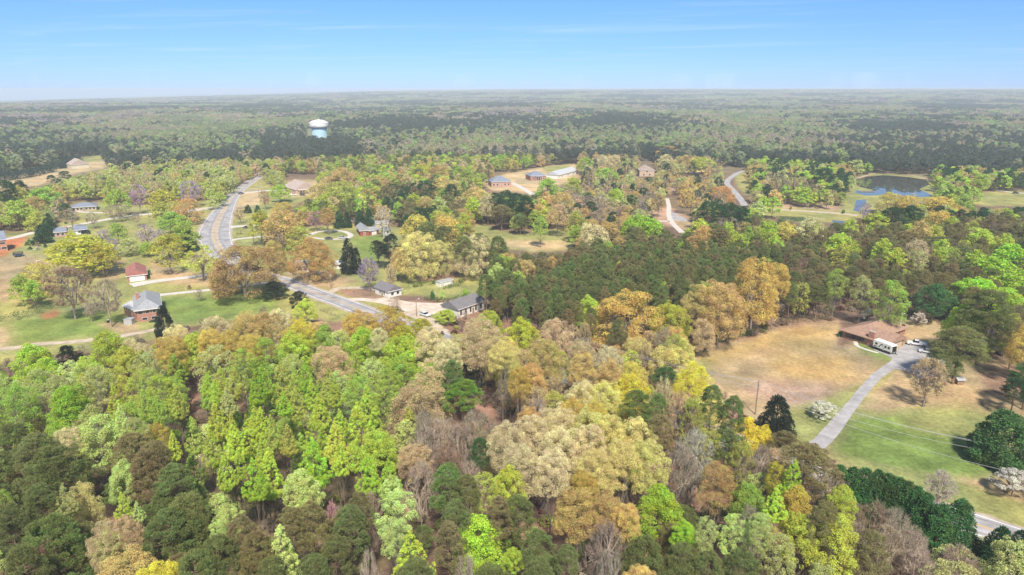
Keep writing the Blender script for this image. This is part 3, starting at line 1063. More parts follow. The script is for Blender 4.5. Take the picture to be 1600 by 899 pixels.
NOTREE = [[(478, 180), (512, 180), (512, 211), (478, 211)],                              # water tower
          [(1335, 275), (1460, 272), (1462, 312), (1335, 312)], [(1325, 308), (1352, 308), (1350, 332), (1325, 332)],
          [(318, 380), (325, 350), (370, 290), (414, 270), (414, 280), (385, 300), (352, 350), (358, 385), (375, 425), (345, 415)],
          [(425, 428), (470, 440), (580, 486), (560, 492), (480, 460)],
          [(562, 462), (765, 460), (768, 500), (640, 500)],
          [(1300, 485), (1500, 500), (1450, 570), (1300, 700)], [(586, 440), (630, 440), (630, 470), (586, 470)],
          [(550, 350), (616, 350), (616, 376), (550, 376)], [(764, 270), (802, 270), (802, 296), (764, 296)], [(825, 264), (905, 260), (905, 282), (825, 286)],
          [(998, 252), (1026, 252), (1026, 274), (998, 274)], [(444, 273), (498, 273), (498, 302), (444, 302)],
          [(0, 358), (20, 358), (20, 395), (0, 395)], [(80, 348), (150, 348), (150, 374), (80, 374)], [(95, 316), (155, 316), (155, 334), (95, 334)],
          [(108, 246), (148, 246), (148, 266), (108, 266)], [(450, 408), (545, 405), (545, 428), (450, 428)], [(1036, 308), (1062, 308), (1090, 356), (1040, 356)],
          [(1128, 262), (1168, 262), (1175, 322), (1140, 322)],
          [(680, 408), (712, 408), (712, 450), (680, 450)]]
def inside_any(u, v, polys):
    r = np.zeros(np.shape(u), bool)
    for p in polys: r |= in_poly(u, v, p)
    return r
# ---- the ground sheet: rings that widen with distance
def make_ground():
    na = 560; rs = [12.0]
    while rs[-1] < RMAX:
        rs.append(rs[-1] * 1.0075)
    rs = np.array(rs); rs[-1] = RMAX
    an = np.linspace(R(-80), R(80), na)
    rr, aa = np.meshgrid(rs, an, indexing='ij')
    X = rr * np.sin(aa); Y = rr * np.cos(aa); Z = terrain(X, Y)
    u, v, d = proj(X, Y, 0 * X); u = np.where(d > 1, u, -9999)
    # ragged outlines
    n1 = fbm(X / 9, Y / 9, 3, 3) - .5; n2 = fbm(X / 9 + 50, Y / 9, 4, 3) - .5
    colr = np.zeros(X.shape + (3,)) + np.array(FLOOR)
    g = fbm(X / 14, Y / 14, 21, 4)[..., None]
    colr = colr * (0.75 + 0.5 * g) + np.array([0.02, 0.03, 0.0]) * (fbm(X / 30, Y / 30, 9, 3)[..., None] > .5)
    far = sstep(600, 1200, rr)[..., None]; colr = colr * (1 - far) + np.array([0.20, 0.215, 0.13]) * far
    lit = fbm(X / 22, Y / 22, 33, 3)
    colr = np.where(((lit > .52) & (rr < 260))[..., None], np.array([0.27, 0.16, 0.115]) * (0.7 + .6 * g), colr)
    for c, soft, op, poly in COVER:
        w_ = np.zeros(X.shape)
        ks = [(0, 0), (1, 0), (-1, 0), (0, .5), (0, -.5), (.6, .35), (-.6, .35), (.6, -.35), (-.6, -.35)]
        for kx, ky in ks:
            w_ += in_poly(u + n1 * soft * 2.2 + kx * soft, v + n2 * soft * 1.1 + ky * soft, poly)
        w_ = (w_ / len(ks))[..., None]
        colr = colr * (1 - w_) + np.array(c) * w_
    grass = inside_any(u, v, OPEN)
    mott = fbm(X / 5, Y / 5, 61, 4) - .5; mot2 = fbm(X / 17, Y / 17, 71, 3) - .5
    f = (1 + 0.75 * mott + 0.5 * mot2)[..., None]
    shift = np.stack([1 + .35 * mot2, 1 + 0 * mot2, 1 - .2 * mot2], -1)
    colr = np.where(grass[..., None], colr * f * shift, colr)
    rgba = np.concatenate([np.clip(colr, 0.01, .9), np.ones(X.shape + (1,))], -1)
    nr = len(rs); i = np.arange(nr - 1)[:, None] * na + np.arange(na - 1)[None, :]
    F = np.stack([i, i + na, i + na + 1, i + 1], -1).reshape(-1, 4)[:, ::-1]
    m = bpy.data.materials.new('ground'); m.use_nodes = True; t = m.node_tree; b = t.nodes['Principled BSDF']
    b.inputs['Roughness'].default_value = 0.95; b.inputs['Specular IOR Level'].default_value = 0.1
    a = t.nodes.new('ShaderNodeAttribute'); a.attribute_name = 'cover'
    tcn = t.nodes.new('ShaderNodeTexCoord')
    last = a.outputs['Color']
    for sc_, lo, hi in ((3.2, 0.80, 1.2), (0.9, 0.72, 1.28), (0.16, 0.82, 1.2)):
        n = t.nodes.new('ShaderNodeTexNoise'); n.inputs['Scale'].default_value = sc_; n.inputs['Detail'].default_value = 5; n.inputs['Roughness'].default_value = .65
        t.links.new(tcn.outputs['Object'], n.inputs['Vector'])
        mp = t.nodes.new('ShaderNodeMapRange'); mp.inputs['From Min'].default_value = .3; mp.inputs['From Max'].default_value = .7
        mp.inputs['To Min'].default_value = lo; mp.inputs['To Max'].default_value = hi; t.links.new(n.outputs[0], mp.inputs[0])
        mm = t.nodes.new('ShaderNodeMix'); mm.data_type = 'RGBA'; mm.blend_type = 'MULTIPLY'; mm.inputs[0].default_value = 1
        t.links.new(last, mm.inputs[6]); t.links.new(mp.outputs[0], mm.inputs[7]); last = mm.outputs[2]
    t.links.new(last, b.inputs['Base Color'])
    bp = t.nodes.new('ShaderNodeBump'); bp.inputs['Strength'].default_value = .5; bp.inputs['Distance'].default_value = .35; t.links.new(n.outputs[0], bp.inputs['Height'])
    n3_ = t.nodes.new('ShaderNodeTexNoise'); n3_.inputs['Scale'].default_value = 1.7; n3_.inputs['Detail'].default_value = 6; t.links.new(tcn.outputs['Object'], n3_.inputs['Vector'])
    t.links.new(n3_.outputs[0], bp.inputs['Height']); t.links.new(bp.outputs[0], b.inputs['Normal'])
    me = np_mesh('ground', np.stack([X, Y, Z], -1).reshape(-1, 3), F, [m], smooth=True, attrs={'cover': ('FLOAT_COLOR', 'POINT', rgba.reshape(-1, 4))})
    tag(link('ground', me), kind='structure')
make_ground()
# ---- ribbons: roads, drives, markings
def spline(pts, n=8):
    p = [np.array(q, float) for q in pts]; p = [2 * p[0] - p[1]] + p + [2 * p[-1] - p[-2]]; o = []
    for i in range(1, len(p) - 2):
        for k in range(n):
            t = k / n
            o.append(0.5 * ((2 * p[i]) + (-p[i-1] + p[i+1]) * t + (2*p[i-1] - 5*p[i] + 4*p[i+1] - p[i+2]) * t * t + (-p[i-1] + 3*p[i] - 3*p[i+1] + p[i+2]) * t ** 3))
    o.append(p[-2]); return np.array(o)
def path_world(px, n=8):
    return spline([tuple(P(a, b)[:2]) for a, b in px], n)
def ribbon(name, W, width, z, m, off=0.0, thick=0.0, dash=None, kind='structure', ragged=0.0, seed=0, parent=None):
    W = np.asarray(W); T = np.gradient(W, axis=0); T /= np.linalg.norm(T, axis=1)[:, None]; Nn = np.stack([-T[:, 1], T[:, 0]], 1)
    wd = np.full(len(W), width) if np.isscalar(width) else np.interp(np.linspace(0, 1, len(W)), np.linspace(0, 1, len(width)), width)
    off = np.full(len(W), off) if np.isscalar(off) else np.interp(np.linspace(0, 1, len(W)), np.linspace(0, 1, len(off)), off)
    ra = (vnoise(W[:, 0] * .7, W[:, 1] * .7, seed) - .5) * ragged; rb = (vnoise(W[:, 0] * .7 + 9, W[:, 1] * .7, seed) - .5) * ragged
    A = W + Nn * (off + wd / 2 + ra)[:, None]; B = W + Nn * (off - wd / 2 + rb)[:, None]
    vs = []; fs = []; s = np.concatenate([[0], np.cumsum(np.linalg.norm(np.diff(W, axis=0), axis=1))])
    for k in range(len(W)):
        vs += [(*A[k], z), (*B[k], z)]
    for k in range(len(W) - 1):
        if dash and (s[k] % (dash[0] + dash[1])) > dash[0]: continue
        fs.append((2*k, 2*k+2, 2*k+3, 2*k+1)[::-1])
    me = bpy.data.meshes.new(name); me.from_pydata(vs, [], fs); me.materials.append(m); me.update()
    o = link(name, me, parent)
    if kind: tag(o, kind=kind)
    return o
M_ASPH = mat('asphalt', (0.40, 0.385, 0.39), .9, noise=.42, noise_scale=.22); M_CONC = mat('concrete', (0.60, 0.56, 0.50), .9, noise=.15, noise_scale=.5)
M_DRIVE = mat('worn_asphalt', (0.41, 0.395, 0.395), .9, noise=.32, noise_scale=.35); M_WPAINT = mat('white_paint', (0.8, 0.8, 0.78), .7); M_YPAINT = mat('yellow_paint', (0.72, 0.45, 0.10), .7)
M_GRAVEL = mat('gravel', (0.66, 0.54, 0.44), .95, noise=.3, noise_scale=.3); M_DIRT = mat('pale_dirt', (0.55, 0.45, 0.34), .95, noise=.3, noise_scale=.4)
ROADPX = [(414, 266), (404, 276), (386, 288), (366, 305), (350, 328), (338, 352), (336, 372), (348, 395), (372, 416), (410, 430), (445, 440), (490, 457), (540, 475), (600, 498), (680, 524), (760, 556), (840, 577), (940, 605), (1040, 645), (1120, 680), (1200, 712), (1300, 752), (1400, 787), (1500, 812), (1600, 845), (1760, 895), (2050, 980)]
ROADW = path_world(ROADPX, 10)
def wfrac(pxy):
    q = np.array(P(*pxy)[:2]); return int(np.argmin(np.linalg.norm(ROADW - q, axis=1)))
nR = len(ROADW); i0 = wfrac((366, 305)); i1 = wfrac((372, 416)); i2 = wfrac((470, 450))
wid = np.full(nR, 8.2); tt = np.arange(nR)
bump_ = np.clip(1 - np.abs(tt - (i0 + i1) / 2) / ((i1 - i0) * .62), 0, 1); bump_ = bump_ * bump_ * (3 - 2 * bump_)
wid += 9.0 * bump_
ribbon('road', ROADW, wid, 0.05, M_ASPH)
ribbon('road_wear', ROADW, 0.7, 0.054, mat('tyre_wear', (.31, .30, .30), .85, noise=.3, noise_scale=.3), off=2.6, ragged=.5)
ribbon('road_wear', ROADW, 0.7, 0.054, bpy.data.materials['tyre_wear'], off=-2.6, ragged=.5)
ribbon('road_shoulder', ROADW, wid + 2.2, 0.03, mat('shoulder', (.46, .38, .29), .95, noise=.25, noise_scale=.6), ragged=1.0)
def mark(name, off, width, m, a=0, b=None, dash=None):
    W = ROADW[a:b]; W2 = spline(W[::3], 8) if dash else W
    offs = off[a:b] if not np.isscalar(off) else off
    ribbon(name, W2, width, 0.06, m, off=offs, dash=dash)
mark('road_marking', wid / 2 - 0.45, 0.22, M_WPAINT); mark('road_marking', -(wid / 2 - 0.45), 0.22, M_WPAINT)
mark('road_marking', 0.18, 0.16, M_YPAINT, i1 - 4); mark('road_marking', -0.18, 0.16, M_YPAINT, i1 - 4)
mark('road_marking', 0.18, 0.16, M_YPAINT, 0, i0 + 6); mark('road_marking', -0.18, 0.16, M_YPAINT, 0, i0 + 6)
med = 2.4 * bump_
mark('road_marking', med / 2 + .2, 0.25, M_YPAINT, i0 + 4, i1 - 2); mark('road_marking', -med / 2 - .2, 0.25, M_YPAINT, i0 + 4, i1 - 2)
def hatch():
    vs = []; fs = []; W = spline(ROADW[i0 + 8:i1 - 2][::4], 30); T = np.gradient(W, axis=0); T /= np.linalg.norm(T, axis=1)[:, None]
    N_ = np.stack([-T[:, 1], T[:, 0]], 1); s = np.concatenate([[0], np.cumsum(np.linalg.norm(np.diff(W, axis=0), axis=1))]); nxt = 0
    for k in range(len(W)):
        if s[k] >= nxt:
            nxt += 3.2; j = len(vs); h = 1.15
            for q in (W[k] + N_[k] * h, W[k] + N_[k] * h + T[k] * .7, W[k] - N_[k] * h + T[k] * 1.6, W[k] - N_[k] * h + T[k] * .9): vs.append((*q, 0.062))
            fs.append((j, j + 1, j + 2, j + 3)[::-1])
    me = bpy.data.meshes.new('road_marking'); me.from_pydata(vs, [], fs); me.materials.append(M_YPAINT); tag(link('road_marking', me), kind='structure')
hatch()
def drive(name, px, width, m, z=0.045, rag=0.3): ribbon(name, path_world(px, 6), width, z, m, ragged=rag, seed=len(px))
drive('driveway', [(1272, 700), (1292, 682), (1318, 650), (1342, 620), (1368, 590), (1400, 568), (1420, 558)], [3.8, 3.7, 3.0, 2.8, 3.2, 6.0], M_DRIVE)
def sheet(name, px, z, m):
    W = [P(a, b) for a, b in px]; me = bpy.data.meshes.new(name)
    from mathutils.geometry import tessellate_polygon
    tr = tessellate_polygon([[Vector((p.x, p.y, 0)) for p in W]])
    me.from_pydata([(p.x, p.y, z) for p in W], [], [tuple(t) for t in tr]); me.materials.append(m); me.update()
    import bmesh
    bm = bmesh.new(); bm.from_mesh(me)
    for f in bm.faces:
        f.normal_update()
        if f.normal.z < 0: f.normal_flip()
    bm.to_mesh(me); bm.free()
    return tag(link(name, me), kind='structure')
sheet('parking_apron', [(1362, 545), (1385, 552), (1402, 546), (1416, 537), (1424, 534), (1448, 546), (1462, 556), (1478, 566), (1468, 572), (1432, 562), (1436, 568), (1452, 592), (1440, 592), (1418, 581), (1392, 575), (1398, 565), (1392, 559), (1372, 550)], 0.055, M_DRIVE)
drive('garden_path', [(1336, 534), (1340, 541), (1352, 546), (1372, 552)], 1.3, M_CONC, 0.058, .1)
drive('driveway', [(205, 446), (240, 440), (300, 433), (345, 428), (372, 420)], [7.5, 5, 3.6, 3.4], M_CONC)
drive('driveway', [(243, 462), (280, 458), (340, 452), (400, 444), (440, 438)], 3.4, M_CONC)
drive('driveway', [(-40, 548), (20, 544), (60, 538), (130, 533), (190, 525), (260, 512)], 3.2, M_DIRT, rag=1.0)
drive('driveway', [(-20, 378), (20, 372), (60, 362), (120, 352), (180, 341), (240, 334), (300, 328), (352, 322)], 5.5, M_CONC)
drive('driveway', [(90, 340), (82, 334), (90, 328), (120, 331), (160, 333)], 4, M_CONC)
drive('driveway', [(354, 378), (370, 374), (400, 371), (420, 369)], 3.6, M_CONC)
drive('driveway', [(352, 356), (372, 354), (400, 352), (420, 350)], [10, 6, 6, 5], M_CONC)
drive('driveway', [(372, 303), (390, 301), (420, 298), (450, 297)], 6, M_CONC)
drive('driveway', [(330, 326), (300, 330), (270, 334)], 4, M_CONC)
drive('driveway', [(452, 428), (470, 424), (500, 426)], 4, M_DIRT)
drive('driveway', [(515, 458), (530, 451), (560, 450), (590, 452)], 3.5, M_DIRT)
drive('driveway', [(484, 367), (500, 362), (530, 361), (543, 364), (548, 369), (538, 373), (515, 374), (490, 372), (478, 369), (484, 366)], 3.2, M_CONC)
drive('driveway', [(800, 286), (812, 292), (826, 300), (834, 306)], 5, M_CONC)
drive('driveway', [(1042, 310), (1045, 322), (1045, 336), (1050, 348), (1060, 358), (1066, 364)], [3.2, 3.2, 3.6, 3.6], M_CONC)
sheet('driveway_apron', [(1050, 331), (1076, 344), (1080, 347), (1048, 345)], 0.04, M_DRIVE)
drive('driveway', [(1046, 346), (1030, 346), (1020, 348)], 4, M_CONC)
drive('side_road', [(1180, 265), (1160, 268), (1144, 276), (1136, 286), (1146, 298), (1156, 310), (1164, 322)], 5, M_DRIVE)
drive('side_road', [(1185, 326), (1240, 329), (1300, 333), (1340, 337)], 6, M_DIRT)
drive('side_road', [(1552, 296), (1575, 300), (1610, 303), (1660, 306)], 5, M_CONC)
drive('side_road', [(1350, 858), (1390, 846), (1440, 838), (1500, 832), (1560, 836)], 4.5, M_DRIVE)
M_FLOORPATH = mat('forest_track', (0.46, 0.30, 0.25), .95, noise=.25, noise_scale=.3)
drive('dirt_track', [(790, 700), (840, 725), (900, 722), (960, 712), (1010, 735)], 7, M_FLOORPATH, rag=2)
sheet('gravel_lot', [(568, 470), (600, 465), (640, 472), (680, 474), (720, 470), (752, 464), (762, 470), (712, 482), (700, 490), (670, 492), (640, 490), (618, 480), (592, 474)], 0.035, M_GRAVEL)
drive('dirt_track', [(640, 486), (655, 494), (672, 503), (690, 520)], [8, 5, 5], M_DIRT, 0.036, 1.5)
drive('dirt_track', [(586, 470), (560, 468), (540, 470)], 4, M_GRAVEL, 0.037)
# ponds
def pond(label, px, seed):
    m = bpy.data.materials.get('pond_water')
    if not m:
        m = mat('pond_water', (0.075, 0.08, 0.065), .02, spec=.5)
        t = m.node_tree; n = t.nodes.new('ShaderNodeTexNoise'); n.inputs['Scale'].default_value = .5; tcn = t.nodes.new('ShaderNodeTexCoord')
        t.links.new(tcn.outputs['Object'], n.inputs['Vector']); bp = t.nodes.new('ShaderNodeBump'); bp.inputs['Strength'].default_value = .02
        t.links.new(n.outputs[0], bp.inputs['Height']); t.links.new(bp.outputs[0], t.nodes['Principled BSDF'].inputs['Normal'])
    o = sheet('pond_water', px, 0.05, m)
pond('', [(1332, 283), (1345, 277), (1380, 274), (1420, 277), (1446, 281), (1453, 288), (1436, 296), (1456, 305), (1448, 308), (1420, 307), (1380, 305), (1352, 306), (1335, 301), (1338, 298), (1360, 299), (1364, 297), (1342, 292)], 1)
pond('', [(1338, 313), (1354, 312), (1350, 321), (1342, 330), (1333, 330)], 2)
pond('', [(1212, 338), (1255, 339), (1262, 344), (1240, 348), (1214, 346)], 3)
pond('', [(1300, 344), (1320, 346), (1318, 352), (1304, 352)], 4)
ribbon('pond_bank', path_world([(1340, 279), (1370, 271), (1410, 272), (1445, 279), (1462, 285)], 6), 3, 0.06, mat('bank', (.5, .36, .24), .95, noise=.2))
# ------------------------------------------------------------ haze
hb = MB().box(-8700, 8700, -300, 8650, -125, 88)
mh = bpy.data.materials.new('haze'); mh.use_nodes = True; t = mh.node_tree; t.nodes.clear()
oo = t.nodes.new('ShaderNodeOutputMaterial'); pv = t.nodes.new('ShaderNodeVolumePrincipled')
pv.inputs['Density'].default_value = HAZE_DENSITY; pv.inputs['Color'].default_value = HAZE_COLOR; pv.inputs['Anisotropy'].default_value = -0.1
t.links.new(pv.outputs[0], oo.inputs['Volume'])
tag(hb.build('haze', mh), kind='stuff')
# ------------------------------------------------------------ placing the trees
HDEF = {'L': 21, 'O': 19, 'U': 17, 'G': 17, 'S': 18, 'P': 20, 'C': 9, 'D': 6, 'B': 17, 'K': 17, 'M': 6, 'T': 2}
LOOK = {'poplar': 'narrow crowned tree', 'oak': 'billowy oak', 'dome': 'broad domed oak', 'round': 'round crowned tree', 'airy': 'thin leaved tree',
        'pine': 'pine', 'cedar': 'dense evergreen', 'dogwood': 'flowering dogwood', 'bare': 'leafless tree', 'budding': 'budding tree'}
NAME = {'poplar': 'poplar_tree', 'oak': 'oak_tree', 'dome': 'oak_tree', 'round': 'leafy_tree', 'airy': 'birch_tree', 'pine': 'pine_tree', 'cedar': 'evergreen_tree',
        'dogwood': 'dogwood_tree', 'bare': 'leafless_tree', 'budding': 'budding_tree'}
NAME['airy'] = 'young_tree'
CATG = {'poplar': 'tree', 'oak': 'oak tree', 'dome': 'oak tree', 'round': 'tree', 'airy': 'tree', 'pine': 'pine tree', 'cedar': 'evergreen', 'dogwood': 'dogwood', 'bare': 'bare tree', 'budding': 'bare tree'}
CN = {'lime': 'lime green', 'vivid': 'vivid green', 'palelime': 'pale lime', 'yellowlime': 'yellowish lime', 'yellowgreen': 'yellow green', 'yellow': 'bright yellow', 'gold': 'golden brown',
      'yellowgold': 'yellow gold', 'orange': 'orange', 'cream': 'cream', 'creamyellow': 'creamy yellow', 'tan': 'tan', 'mustard': 'mustard', 'sage': 'sage green', 'green': 'mid green', 'olive': 'olive',
      'pine': 'dark olive', 'brownpine': 'brownish', 'greenpine': 'deep green', 'brightpine': 'bright green', 'dark': 'blackish green', 'black': 'very dark', 'darkgreen': 'dark green', 'white': 'white',
      'purple': 'purplish', 'pink': 'pink', 'red': 'reddish', 'grey': 'grey', 'brown': 'brown', 'palegrey': 'pale grey', 'bronze': 'bronze'}
GRP = {'poplar': 'narrow crowned trees of the wood', 'oak': 'oaks in spring flower', 'dome': 'oaks in spring flower', 'round': 'round crowned trees', 'airy': 'thin leaved trees', 'pine': 'pines of the wood',
       'cedar': 'dense evergreens', 'dogwood': 'white dogwoods', 'bare': 'leafless trees', 'budding': 'budding trees'}
rnd = random.Random(7)
items = []    # dict(sp, colour, x, y, H, r, px, py, listed)
for ln in TREES.strip().splitlines():
    f = ln.split(); sp = SPN[f[0]]; px, pt, wpx = float(f[2]), float(f[3]), float(f[4]); H = HDEF[f[0]]
    if len(f) > 5 and f[5][0] == 'b':
        b = P(px, float(f[5][1:])); a = (449.5 - pt) / FPX; H = CAMH + b.y * (a * CP - SP) / (CP + a * SP)
        H = max(3.0, H)
    else:
        if len(f) > 5: H = float(f[5])
        q = P(px, pt + 1, H); b = q
    dep = proj(b.x, b.y, H * .7)[2]; r = wpx * dep / FPX / 2
    if f[0] in 'BK': H *= 1.0
    items.append(dict(sp=sp, c=f[1], x=b.x, y=b.y, H=float(H), r=float(r), px=px, py=pt, listed=1))
# ---- further woodland trees between them, only where the photo shows wood
PLANT = [(765, 470), (800, 430), (850, 415), (900, 398), (960, 380), (1100, 374), (1250, 385), (1180, 405), (1060, 445), (990, 470), (920, 502), (860, 505), (790, 498)]
def zone(u, v):
    """species and colour weights for a crown seen at pixel u, v"""
    if in_poly(u, v, PLANT): return [('pine', 'pine', 5), ('pine', 'greenpine', 2), ('pine', 'brownpine', 2), ('round', 'olive', .5)]
    if v > 700 and u < 430: return [('pine', 'pine', 4), ('pine', 'greenpine', 2), ('pine', 'brownpine', 2), ('airy', 'palelime', 1)]
    if v > 740 and u < 1190: return [('pine', 'pine', 4), ('pine', 'brownpine', 3), ('pine', 'greenpine', 2), ('bare', 'grey', 1.2), ('airy', 'sage', .8)]
    if v > 690 and u >= 1190: return [('airy', 'sage', 2.5), ('bare', 'grey', 2.5), ('pine', 'brownpine', 1)]
    if 640 < u < 780 and v > 620: return [('bare', 'grey', 5), ('bare', 'brown', 2)]
    if u < 700 and v > 515: return [('poplar', 'lime', 2.5), ('poplar', 'olive', 2), ('airy', 'palelime', 1.8), ('airy', 'green', 2.5), ('bare', 'brown', .8), ('poplar', 'green', 3)]
    if 780 <= u < 1060 and v > 620: return [('bare', 'grey', 2), ('oak', 'cream', 2), ('budding', 'tan', 1)]
    if 700 <= u < 1250 and v > 500: return [('budding', 'tan', 2), ('bare', 'grey', .8), ('oak', 'gold', 1.5), ('oak', 'creamyellow', 1.5), ('airy', 'olive', 1.5)]
    if u >= 1170 and v > 330: return [('pine', 'pine', 3), ('pine', 'brownpine', 6), ('bare', 'brown', 2), ('airy', 'olive', 1), ('round', 'lime', .35)]
    if u >= 1170: return [('pine', 'dark', 3), ('round', 'green', 2), ('round', 'lime', 1.5), ('oak', 'gold', 1.2), ('round', 'sage', 2)]
    if u < 440 and 232 < v < 345: return [('oak', 'gold', .7), ('oak', 'olive', 1.5), ('oak', 'sage', 2), ('oak', 'tan', 1.6), ('round', 'olive', 2), ('round', 'sage', 3), ('budding', 'brown', 1), ('pine', 'dark', .6)]
    if 860 < u < 1240 and 232 < v < 345: return [('bare', 'grey', 2.5), ('budding', 'tan', 2), ('oak', 'gold', 1), ('round', 'sage', 1), ('pine', 'dark', 1)]
    if 540 < u < 1250 and v > 345: return [('pine', 'pine', 3), ('pine', 'brownpine', 2), ('round', 'green', .6), ('oak', 'gold', .5)]
    if 600 < u < 680 and v > 280: return [('pine', 'dark', 2), ('pine', 'brownpine', 2), ('round', 'green', .5)]
    return [('oak', 'gold', 1.3), ('round', 'olive', 1), ('round', 'green', 1), ('pine', 'pine', 2), ('bare', 'grey', 1), ('round', 'lime', .7), ('oak', 'tan', .7)]
LX = np.array([i['x'] for i in items]); LY = np.array([i['y'] for i in items]); LR = np.array([i['r'] for i in items]); LH = np.array([i['H'] for i in items])
rng = np.random.default_rng(11)
def jgrid(y0, y1, cell, amax=1.05):
    xs = np.arange(-y1 * amax - 40, y1 * amax + 40, cell); ys = np.arange(y0 * .7, y1, cell)
    X, Y = np.meshgrid(xs, ys); X = X + rng.uniform(-.42, .42, X.shape) * cell; Y = Y + rng.uniform(-.42, .42, Y.shape) * cell
    X = X.ravel(); Y = Y.ravel(); r = np.hypot(X, Y); u, v, d = proj(X, Y, 10 + 0 * X)
    k = (r > y0) & (r < y1) & (np.abs(X) < Y * amax + 25) & (u > -330) & (u < 1960)
    return X[k], Y[k]
def clear_of_open(X, Y, Z, H, Rr, shrink=True):
    """True where neither the foot nor the crown stands in or before a clearing seen in the photo"""
    ok = np.ones(X.shape, bool); blockers = OPEN + NOTREE + GAPS
    for fx, fz in ((0, 0.02), (0, 1.0), (0, .55), (-.9, .75), (.9, .75), (-.5, .93), (.5, .93)):
        u, v, d = proj(X + fx * Rr, Y, Z + fz * H)
        ok &= ~inside_any(u, v, blockers)
    dr = np.min(np.hypot(X[:, None] - ROADW[None, ::6, 0], Y[:, None] - ROADW[None, ::6, 1]), axis=1) if len(X) < 60000 else 99 + 0 * X
    return ok & (dr > 6.5)
fill = []
def add_fill(y0, y1, cell, sc_):
    X, Y = jgrid(y0, y1, cell)
    H = rng.uniform(10.5, 16, X.shape) * sc_; Rr = rng.uniform(2.6, 3.9, X.shape) * sc_ ** .5
    u, v, d = proj(X, Y, H)
    pl = in_poly(u, v, PLANT); H = np.where(pl, rng.uniform(13.5, 15.5, X.shape), H); Rr = np.where(pl, rng.uniform(1.9, 2.5, X.shape), Rr)
    D = np.hypot(X[:, None] - LX[None], Y[:, None] - LY[None])
    near = (D < (0.62 * LR[None] + 1.4)).any(1)
    k = ~near & clear_of_open(X, Y, 0 * X, H, Rr)
    low = ~near & ~k & clear_of_open(X, Y, 0 * X, H * .55, Rr * .7)
    H = np.where(low, H * .55, H); Rr = np.where(low, Rr * .7, Rr); k |= low
    u, v, d = proj(X, Y, H)
    for i in np.nonzero(k)[0]:
        z = zone(float(u[i]), float(v[i])); tot = sum(q[2] for q in z); t_ = rnd.uniform(0, tot)
        for sp, c, wg in z:
            t_ -= wg
            if t_ <= 0: break
        hh = float(H[i]); rr_ = float(Rr[i])
        if sp in ('oak', 'dome', 'round'): rr_ *= 1.35; hh *= .92
        fill.append(dict(sp=sp, c=c, x=float(X[i]), y=float(Y[i]), H=hh, r=rr_, px=float(u[i]), py=float(v[i]), listed=0, d=float(d[i])))
add_fill(70, 260, 6.6, 1.0); add_fill(260, 460, 6.6, 1.0)
add_fill(460, 760, 8.0, 1.0)
# plantation rows stand closer
X, Y = jgrid(230, 430, 3.9); H = rng.uniform(12, 15.5, X.shape) + 4 * (rng.uniform(0, 1, X.shape) < .08); Rr = rng.uniform(1.9, 2.4, X.shape); u, v, d = proj(X, Y, H)
k = in_poly(u, v, PLANT) & clear_of_open(X, Y, 0 * X, H, Rr) & ~(np.hypot(X[:, None] - LX[None], Y[:, None] - LY[None]) < (0.7 * LR[None] + 1)).any(1)
for i in np.nonzero(k)[0]:
    fill.append(dict(sp='pine', c=rnd.choice(['pine', 'pine', 'greenpine', 'pine', 'brownpine']), x=float(X[i]), y=float(Y[i]), H=float(H[i]), r=float(Rr[i]), px=float(u[i]), py=float(v[i]), listed=0, d=float(d[i])))
from collections import Counter
cap = {'tree': 295, 'oak tree': 200, 'pine tree': 295, 'bare tree': 230, 'evergreen': 60, 'dogwood': 20}
cnt = Counter(CATG[i['sp']] for i in items)
fill.sort(key=lambda i: -i['r'] * i['H'] / i['d'] ** 2)
stuff_pts = []
for f in fill:
    c = CATG[f['sp']]; onscreen = -20 < f['px'] < 1620 and f['py'] < 925
    if onscreen and f['d'] < 330 and cnt[c] < cap[c]: items.append(f); cnt[c] += 1
    else: stuff_pts.append(f)
# ---- labels that single each tree out by look, landmark and rank
LANDMARK = [('the water tower', 494, 200), ('the brick ranch house', 1360, 515), ('the white travel trailer', 1378, 543), ('the big pond', 1400, 292), ('the small pale pond', 1342, 322),
 ('the bend in the main road', 340, 370), ('the white gabled cottage', 606, 455), ('the long white building', 732, 482), ('the brick house with grey hip roof', 222, 482), ('the house with red roof', 211, 426),
 ('the central mown field', 830, 375), ('the big yellow domed oak', 985, 500), ('the wooden utility pole in the lawn', 1181, 615), ('the white dogwood by the driveway', 1285, 640), ('the broad holly by the lawn', 1560, 680),
 ('the row of cypresses', 1380, 765), ('the gravel lot', 650, 482), ('the oval drive', 520, 367), ('the big bronze oak by the road', 385, 425), ('the brick house in the straw field', 783, 283),
 ('the house under the dark roof beyond', 843, 275), ('the tan gabled house', 1011, 265), ('the red barn', 573, 362), ('the winding side road', 1145, 290), ('the pale drive through the mulch', 1046, 335),
 ('the orange brick building', 8, 378), ('the low brick ranch by the lane', 112, 363), ('the trampoline', 29, 397), ('the tan roofed church', 470, 288), ('the far barn on the straw hill', 127, 256),
 ('the bright green pine in the clearing', 722, 612), ('the bank of big cream oaks', 900, 680), ('the bare grey thicket', 700, 670), ('the bright yellow tree by the road', 1170, 675), ('the vivid round tree low in the wood', 1030, 800),
 ('the vivid tree at the bottom edge', 752, 850), ('the yellow tree at the bottom left', 243, 888), ('the cream and yellow oak at lower left', 122, 800), ('the dark pine behind the lime trees', 101, 555), ('the pink budding tree', 517, 790),
 ('the pale lime tree at the bottom', 437, 850), ('the two rounded yellow lime trees', 1285, 840), ('the gold trunked oak pair', 925, 790), ('the pine plantation', 960, 430), ('the tall vivid tree on the right', 1572, 480), ('the timber shed in the garden', 695, 418)]
